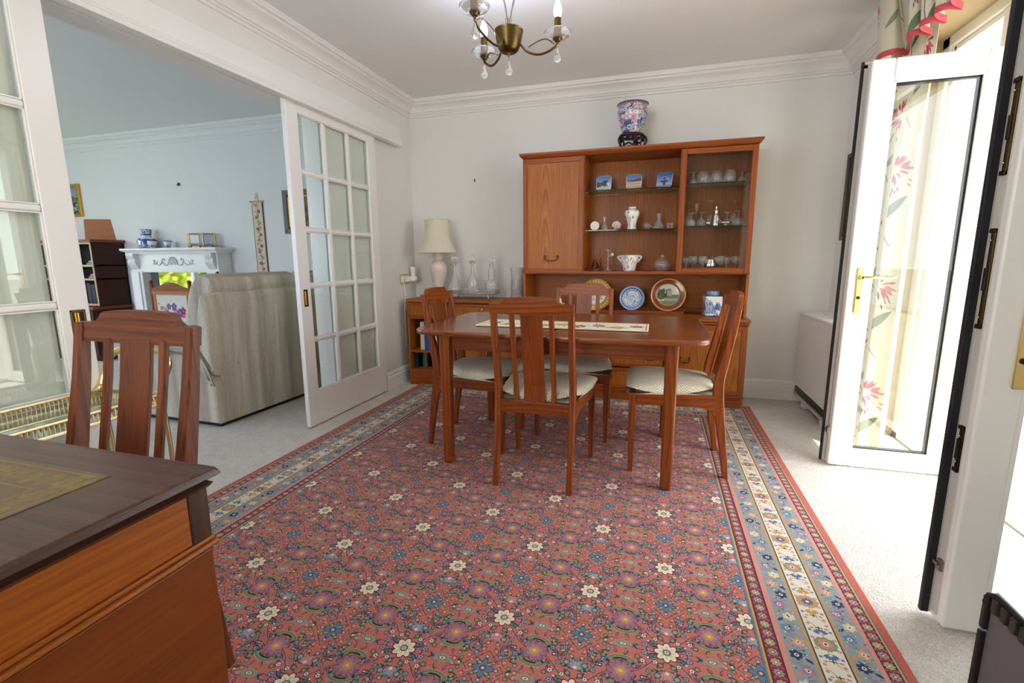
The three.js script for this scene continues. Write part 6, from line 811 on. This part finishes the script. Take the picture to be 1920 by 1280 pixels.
{ // dark bookcase
  const t = thing('bookcase', 'dark wood bookcase with pale edged shelves left of the fireplace', 'bookcase', [-4.05, 0, 0.015]), x0 = -0.43, x1 = 0.43, D = 0.325, B = (...a) => bx(...a, { r: 0.002 });
  part('side_panel', B(x1 - 0.02, x1, 0.59, 1.275, 0, D), M.bookcase, t); part('side_panel', B(x0, x0 + 0.02, 0.59, 1.275, 0, D), M.bookcase, t); part('back_panel', B(x0, x1, 0.59, 1.275, 0, 0.012), M.black, t);
  part('top', bx(x0 - 0.02, x1 + 0.025, 1.275, 1.305, -0.01, D + 0.02, { r: 0.006, seg: 2 }), M.bookcaseTop, t);
  for (const y of [1.02, 0.875]) part('shelf', B(x0, x1, y, y + 0.018, 0.012, D - 0.008), M.bookcase, t);
  part('pale_edging', [B(x1 - 0.024, x1 - 0.002, 0.6, 1.27, D, D + 0.005), B(x0 + 0.002, x0 + 0.024, 0.6, 1.27, D, D + 0.005), ...[0.6, 0.872, 1.017, 1.255].map((y) => B(x0, x1 - 0.02, y, y + 0.022, D - 0.004, D + 0.004))], M.paleEdge, t);
  part('base_top', bx(x0 - 0.03, x1 + 0.03, 0.565, 0.59, 0, D + 0.09, { r: 0.006, seg: 2 }), M.bookcaseTop, t); part('base', B(x0, x1, 0, 0.565, 0, D + 0.06), M.bookcase, t);
  for (const [a, b] of [[x0 + 0.01, -0.005], [0.005, x1 - 0.01]]) { const d = part('door', B(a, b, 0.06, 0.555, D + 0.06, D + 0.075), M.bookcase, t); part('knob', ball(0.012, [a < -0.1 ? b - 0.03 : a + 0.03, 0.36, D + 0.085]), M.brass, d); }
  const bk = (label, x, w, h, c) => { const b = thing('book', label, 'book', [x, 0.622, 0.3]), m = std({ color: c, roughness: 0.6 }); part('cover', [bx(0, 0.003, 0, h, -0.18, 0, { r: 0 }), bx(w - 0.003, w, 0, h, -0.18, 0, { r: 0 }), bx(0, w, 0, h, -0.003, 0.002, { r: 0.001 })], m, b); part('pages', bx(0.003, w - 0.003, 0.004, h - 0.004, -0.176, -0.003, { r: 0 }), M.paleEdge, b); return b; };
  { const b = bk('teal green book with a pale spine panel at the right end of the dark bookcase', -3.715, 0.06, 0.22, 0x143c44); part('spine_label', bx(0.012, 0.03, 0.08, 0.19, 0.001, 0.004, { r: 0 }), std({ color: 0xd9d2c4, roughness: 0.6 }), b); } bk('dark blue book second from the right in the dark bookcase', -3.78, 0.058, 0.205, 0x1c2740); bk('dark grey book third from the right in the dark bookcase', -3.842, 0.055, 0.215, 0x2c2f33);
  for (const [label, y] of [['little grey china group on the top shelf of the dark bookcase', 1.038], ['little white china group on the lower shelf of the dark bookcase', 0.893]]) { const o = thing('china_ornament', label, 'ornament', [-3.74, y, 0.27]); part('base', bx(-0.06, 0.05, 0, 0.02, -0.03, 0.03, { r: 0.008, seg: 2 }), std({ color: 0x9a9d9a, roughness: 0.5 }), o); part('figure', [ball(0.022, [0, 0.036, 0]), ball(0.013, [0.002, 0.066, 0]), ball(0.016, [-0.035, 0.03, 0.005]), rod([0.02, 0.03, 0], [0.05, 0.02, 0.01], 0.009, 8)], std({ color: y > 1 ? 0xa6aeb4 : 0xc9c6c2, roughness: 0.3 }), o); }
  const p = thing('leaning_board', 'plain brown board leaning on the wall on top of the dark bookcase', 'board', [-3.86, 1.305, 0.06]); p.rotation.y = R3(28); const bd = part('board', bx(-0.17, 0.17, 0, 0.235, -0.006, 0.006), M.board, p); bd.rotation.x = -0.1; const ed = part('gilt_edge', bx(0.165, 0.178, 0, 0.235, -0.012, 0.003), M.paleBrass, p); ed.rotation.x = -0.1;
}
// ---------- sofa: its back towards the dining room (+x), near end at z = 0 ----------
{
  const t = thing('sofa', 'two seat sofa in striped beige fabric with its back to the dining room', 'sofa', [-0.535, 0, 1.7], R3(-1.5)), L = 1.58;
  const soft = (s, z0, z1, b, g = 1) => metric(extr(s, z1 - z0, b, 4, 10).translate(0, 0, z0), g);
  // outer back, slightly raked, rounded along its top
  const ob = new THREE.Shape(); ob.moveTo(0, 0.03); ob.lineTo(0.005, 0.4); ob.bezierCurveTo(0.01, 0.6, 0.03, 0.74, 0.02, 0.83); ob.bezierCurveTo(0.01, 0.885, -0.04, 0.9, -0.08, 0.88); ob.bezierCurveTo(-0.15, 0.84, -0.2, 0.6, -0.2, 0.03); ob.closePath();
  part('back', soft(ob, -L + 0.05, -0.05, 0.03), M.sofa, t);
  const wing = new THREE.Shape(); wing.moveTo(0.004, 0.35); wing.lineTo(0.008, 0.6); wing.bezierCurveTo(0.022, 0.72, 0.024, 0.8, 0.008, 0.85); wing.bezierCurveTo(-0.012, 0.885, -0.05, 0.88, -0.065, 0.835); wing.bezierCurveTo(-0.09, 0.74, -0.125, 0.65, -0.15, 0.585); wing.bezierCurveTo(-0.11, 0.5, -0.05, 0.44, 0.004, 0.35); wing.closePath();
  const arm = new THREE.Shape(); arm.moveTo(-0.035, 0.27); arm.bezierCurveTo(-0.05, 0.36, -0.09, 0.43, -0.14, 0.455); arm.bezierCurveTo(-0.3, 0.5, -0.6, 0.5, -0.9, 0.44); arm.bezierCurveTo(-0.96, 0.5, -0.93, 0.57, -0.86, 0.59); arm.bezierCurveTo(-0.6, 0.65, -0.3, 0.65, -0.15, 0.575); arm.bezierCurveTo(-0.1, 0.53, -0.05, 0.46, -0.03, 0.39); arm.closePath();
  const base = new THREE.Shape(); base.moveTo(-0.002, 0.03); base.lineTo(-0.002, 0.29); base.bezierCurveTo(-0.03, 0.38, -0.1, 0.46, -0.16, 0.48); base.lineTo(-0.88, 0.46); base.lineTo(-0.9, 0.03); base.closePath();
  for (const z of [0, -L + 0.17]) { part('wing', soft(wing, z - 0.17, z + 0.016, 0.034), M.sofa, t); part('arm', soft(arm, z - 0.18, z + 0.024, 0.045, 0), M.sofa, t); part('arm_panel', soft(base, z - 0.16, z + 0.002, 0.014), M.sofa, t); }
  const thread = std({ color: 0x958a76, roughness: 0.9 });
  for (const pts of [[[0.004, 0.37], [-0.05, 0.455], [-0.1, 0.515], [-0.152, 0.585]], [[0.004, 0.285], [-0.05, 0.385], [-0.13, 0.462], [-0.35, 0.485], [-0.85, 0.46]]]) part('seam', tube(pts.map(([a, b]) => [a, b, 0.012]), 0.0045, 30, 6), thread, t);
  const cu = new THREE.Shape(); cu.moveTo(-0.03, 0.84); cu.bezierCurveTo(0.035, 0.9, 0.0, 0.985, -0.08, 0.99); cu.bezierCurveTo(-0.17, 0.99, -0.22, 0.92, -0.25, 0.82); cu.bezierCurveTo(-0.27, 0.7, -0.34, 0.6, -0.36, 0.44); cu.lineTo(-0.2, 0.42); cu.bezierCurveTo(-0.15, 0.6, -0.12, 0.76, -0.03, 0.84); cu.closePath();
  for (const [a, b] of [[-0.045, -0.8], [-0.815, -L + 0.045]]) part('back_cushion', soft(cu, b, a, 0.055), M.sofa, t);
  for (const [a, b] of [[-0.16, -0.8], [-0.81, -L + 0.16]]) part('seat_cushion', bx(-0.92, -0.32, 0.28, 0.47, b, a, { r: 0.06, seg: 4 }), M.sofa, t);
  part('front_panel', bx(-0.89, -0.84, 0.03, 0.3, -L + 0.1, -0.1, { r: 0.02, seg: 2 }), M.sofa, t); part('plinth', bx(-0.86, -0.03, 0.0, 0.04, -L + 0.03, -0.03, { r: 0.004 }), M.black, t);
}
// ---------- gilt tea trolley ----------
{
  const t = thing('tea_trolley', 'gilt metal tea trolley with glass trays and pierced galleries by the sliding door', 'trolley', [0.207, 0, 2.7]), hx = 0.158, L = 0.74, g = std({ color: 0xf3e3ba, roughness: 0.26, metalness: 1 });
  const gm = std({ color: 0xf0dba6, roughness: 0.3, metalness: 1 });
  for (const y of [0.545, 0.2]) {
    const tr = part('tray_frame', [bx(-hx, -hx + 0.018, y - 0.012, y, 0, L), bx(hx - 0.018, hx, y - 0.012, y, 0, L), bx(-hx, hx, y - 0.012, y, 0, 0.018), bx(-hx, hx, y - 0.012, y, L - 0.018, L)], g, t);
    part('glass_tray', bx(-hx + 0.012, hx - 0.012, y - 0.005, y, 0.012, L - 0.012, { r: 0 }), phy({ color: 0xd3e0d8, roughness: 0.02, transmission: 0.9, thickness: 0, ior: 1.7 }), tr);
    // pierced gallery: a rail carried on close set spearheads
    const gal = (axis, c) => { const n = Math.round((axis === 'z' ? L : 2 * hx) / 0.0135), q = []; for (let i = 0; i <= n; i++) { const s = axis === 'z' ? L * i / n : -hx + 2 * hx * i / n, P = (d, yy) => axis === 'z' ? [c, yy, s + d] : [s + d, yy, c]; q.push(rod(P(0, y), P(0, y + 0.03), 0.0026, 4, 0.0014), rod(P(0.0067, y + 0.016), P(0.0067, y + 0.03), 0.001, 4, 0.0052)); } q.push(axis === 'z' ? bx(c - 0.003, c + 0.003, y + 0.028, y + 0.037, 0, L) : bx(-hx, hx, y + 0.028, y + 0.037, c - 0.003, c + 0.003)); part('gallery', q, gm, tr); };
    gal('z', -hx + 0.003); gal('z', hx - 0.003); gal('x', 0.003); gal('x', L - 0.003);
  }
  for (const x of [-hx, hx]) for (const [z, s] of [[0.0, -1], [L, 1]]) { const l = part('leg', tube([[x, 0.06, z + s * 0.03], [x, 0.2, z + s * 0.012], [x, 0.4, z + s * 0.008], [x, 0.555, z]], 0.0085, 20, 8), g, t); part('caster', [new THREE.TorusGeometry(0.022, 0.007, 8, 20).rotateY(Math.PI / 2).translate(x, 0.029, z + s * 0.034), rod([x, 0.03, z + s * 0.034], [x, 0.07, z + s * 0.03], 0.005)], M.darkMetal, l); }
  part('handle', [tube([[-hx, 0.57, 0], [-hx - 0.004, 0.63, -0.02], [-hx + 0.02, 0.7, -0.035], [-0.06, 0.738, -0.045], [0.06, 0.742, -0.045], [hx - 0.02, 0.735, -0.035], [hx + 0.03, 0.7, -0.02], [hx + 0.01, 0.63, -0.01], [hx, 0.57, 0]], 0.0125, 50, 10), ball(0.018, [hx, 0.58, 0]), ball(0.018, [-hx, 0.58, 0])], std({ color: 0xe9cd8c, roughness: 0.24, metalness: 1 }), t);
}
// ---------- writing desk ----------
{
  const t = thing('writing_desk', 'mahogany writing desk with gilt tooled leather top and moulded edge', 'desk', [0, 0, 0]), x0 = 0.04, x1 = 1.475, z0 = 3.428, z1 = 4.2, Y = 0.75;
  const mk = (o) => bx(x0 - 0, x1, Y - 0.014, Y, z0, z1, { r: 0.006, seg: 3, grain: o });
  part('desk_top', [mk(0)], M.deskTop, t);
  const PRF = [[-0.03, Y - 0.036], [-0.02, Y - 0.036], [-0.012, Y - 0.032], [-0.006, Y - 0.025], [-0.013, Y - 0.02], [-0.004, Y - 0.016], [0.002, Y - 0.012], [0.0, Y - 0.006], [-0.004, Y - 0.002], [-0.03, Y - 0.002]];
  part('edge_moulding', [moulding(PRF, 'z', x1, 1, z0, z1, -1, -1), moulding(PRF, 'x', z0, -1, x0, x1, -1, -1), moulding(PRF, 'x', z1, 1, x0, x1, -1, -1), moulding(PRF, 'z', x0, -1, z0, z1, -1, -1)], M.deskTop, t);
  part('leather', planar(bx(x0 + 0.12, x1 - 0.125, Y - 0.002, Y + 0.001, z0 + 0.075, z1 - 0.08, { r: 0 }), 0, 2, x0 + 0.12, x1 - 0.125, z0 + 0.075, z1 - 0.08), M.leather, t, 'tooled olive leather writing surface');
  const s = x1 - 0.021, B = (...a) => bx(...a, { r: 0.003 });
  part('frieze_panel', B(s - 0.02, s, 0.632, 0.72, z0 + 0.04, z1 - 0.03, 0), M.deskSide, t); part('corner_post', B(s - 0.05, s + 0.002, 0.632, 0.72, z0 + 0.008, z0 + 0.042), M.deskTop, t);
  part('bead', [bx(s - 0.03, s + 0.008, 0.615, 0.624, z0 + 0.0, z1 - 0.02, { r: 0.006, seg: 3 }), bx(s - 0.03, s + 0.003, 0.624, 0.632, z0 + 0.004, z1 - 0.024, { r: 0.003 })], M.deskSide, t);
  part('pedestal', [B(s - 0.02, s + 0.002, 0.06, 0.612, z0 + 0.01, z1 - 0.03), B(1.2, 1.22, 0.06, 0.72, z0 + 0.032, z1 - 0.03), B(1.2, s, 0.06, 0.72, z0 + 0.01, z0 + 0.03), B(1.2, s, 0.06, 0.72, z1 - 0.05, z1 - 0.03)], M.deskLow, t);
  part('pedestal', [B(x0 + 0.03, 0.32, 0.06, 0.72, z0 + 0.032, z0 + 0.05), B(0.3, 0.32, 0.06, 0.72, z0 + 0.032, z1 - 0.03), B(x0 + 0.03, x0 + 0.05, 0.06, 0.72, z0 + 0.032, z1 - 0.03), B(x0 + 0.03, 0.32, 0.06, 0.72, z1 - 0.05, z1 - 0.03)], M.deskLow, t);
  part('plinth', [B(1.19, s + 0.012, 0.011, 0.07, z0 + 0.002, z1 - 0.02), B(x0 + 0.02, 0.33, 0.011, 0.07, z0 + 0.022, z1 - 0.02)], M.deskTop, t);
  part('kneehole_rail', B(0.32, 1.2, 0.65, 0.72, z1 - 0.08, z1 - 0.06), M.deskSide, t);
}
// ---------- grey case at the right ----------
{
  const t = thing('grey_case', 'low grey panelled case with a black slotted top edge, in front of the patio door', 'cabinet', [2.83, 0, 2.81]), w = 0.42, d = 0.62, h = 0.372, grey = std({ color: 0x6d686c, roughness: 0.55 });
  part('body', bx(0.006, w, 0.02, h - 0.035, 0.006, d, { r: 0.006, seg: 2 }), grey, t); part('raised_panel', bx(0.0, 0.012, 0.05, h - 0.16, 0.08, d - 0.05, { r: 0.006, seg: 2 }), grey, t);
  part('corner_seal', [bx(-0.004, 0.012, 0.015, h - 0.095, -0.002, 0.012, { r: 0.004 }), bx(-0.004, 0.016, h - 0.09, h - 0.012, -0.002, 0.014, { r: 0.005 })], M.black, t);
  part('top_edge', [bx(0.006, 0.02, h - 0.04, h - 0.004, 0.006, d, { r: 0.001 }), tube([[0, h - 0.03, 0.004], [0.004, h - 0.006, 0.01], [0.01, h - 0.003, 0.1], [0.01, h - 0.003, d]], 0.006, 30, 8)], M.black, t);
  for (let i = 0; i < 22; i++) part('slot_rib', bx(-0.001, 0.012, h - 0.038, h - 0.006, 0.02 + i * 0.027, 0.037 + i * 0.027, { r: 0.003 }), std({ color: 0x35302e, roughness: 0.5 }), t);
  part('top', bx(0.012, w, h - 0.008, h, 0.006, d, { r: 0.004, seg: 2 }), phy({ color: 0xbfd0d2, roughness: 0.15, clearcoat: 0.6 }), t);
}
// ---------- garden chair on the terrace ----------
{
  const t = thing('garden_chair', 'slatted wooden garden chair on the terrace outside the patio doors', 'garden chair', [5.0, -0.06, 2.6], R3(-60)), m = M.board;
  for (const x of [-0.26, 0.26]) { part('leg', bx(x - 0.025, x + 0.025, 0, 0.95, 0.2, 0.25), m, t); part('leg', bx(x - 0.025, x + 0.025, 0, 0.62, -0.26, -0.21), m, t); part('arm', bx(x - 0.035, x + 0.035, 0.62, 0.645, -0.28, 0.22), m, t); }
  for (let i = 0; i < 5; i++) part('seat_slat', bx(-0.26, 0.26, 0.42, 0.44, -0.24 + i * 0.09, -0.17 + i * 0.09), m, t); for (let i = 0; i < 6; i++) part('back_slat', bx(-0.22 + i * 0.08, -0.18 + i * 0.08, 0.44, 0.9, 0.215, 0.235), m, t); part('top_rail', bx(-0.26, 0.26, 0.89, 0.97, 0.205, 0.245), m, t);
}
scene.traverse((o) => { if (o.isMesh) { o.castShadow = true; o.receiveShadow = true; } });
renderer.render(scene, camera);
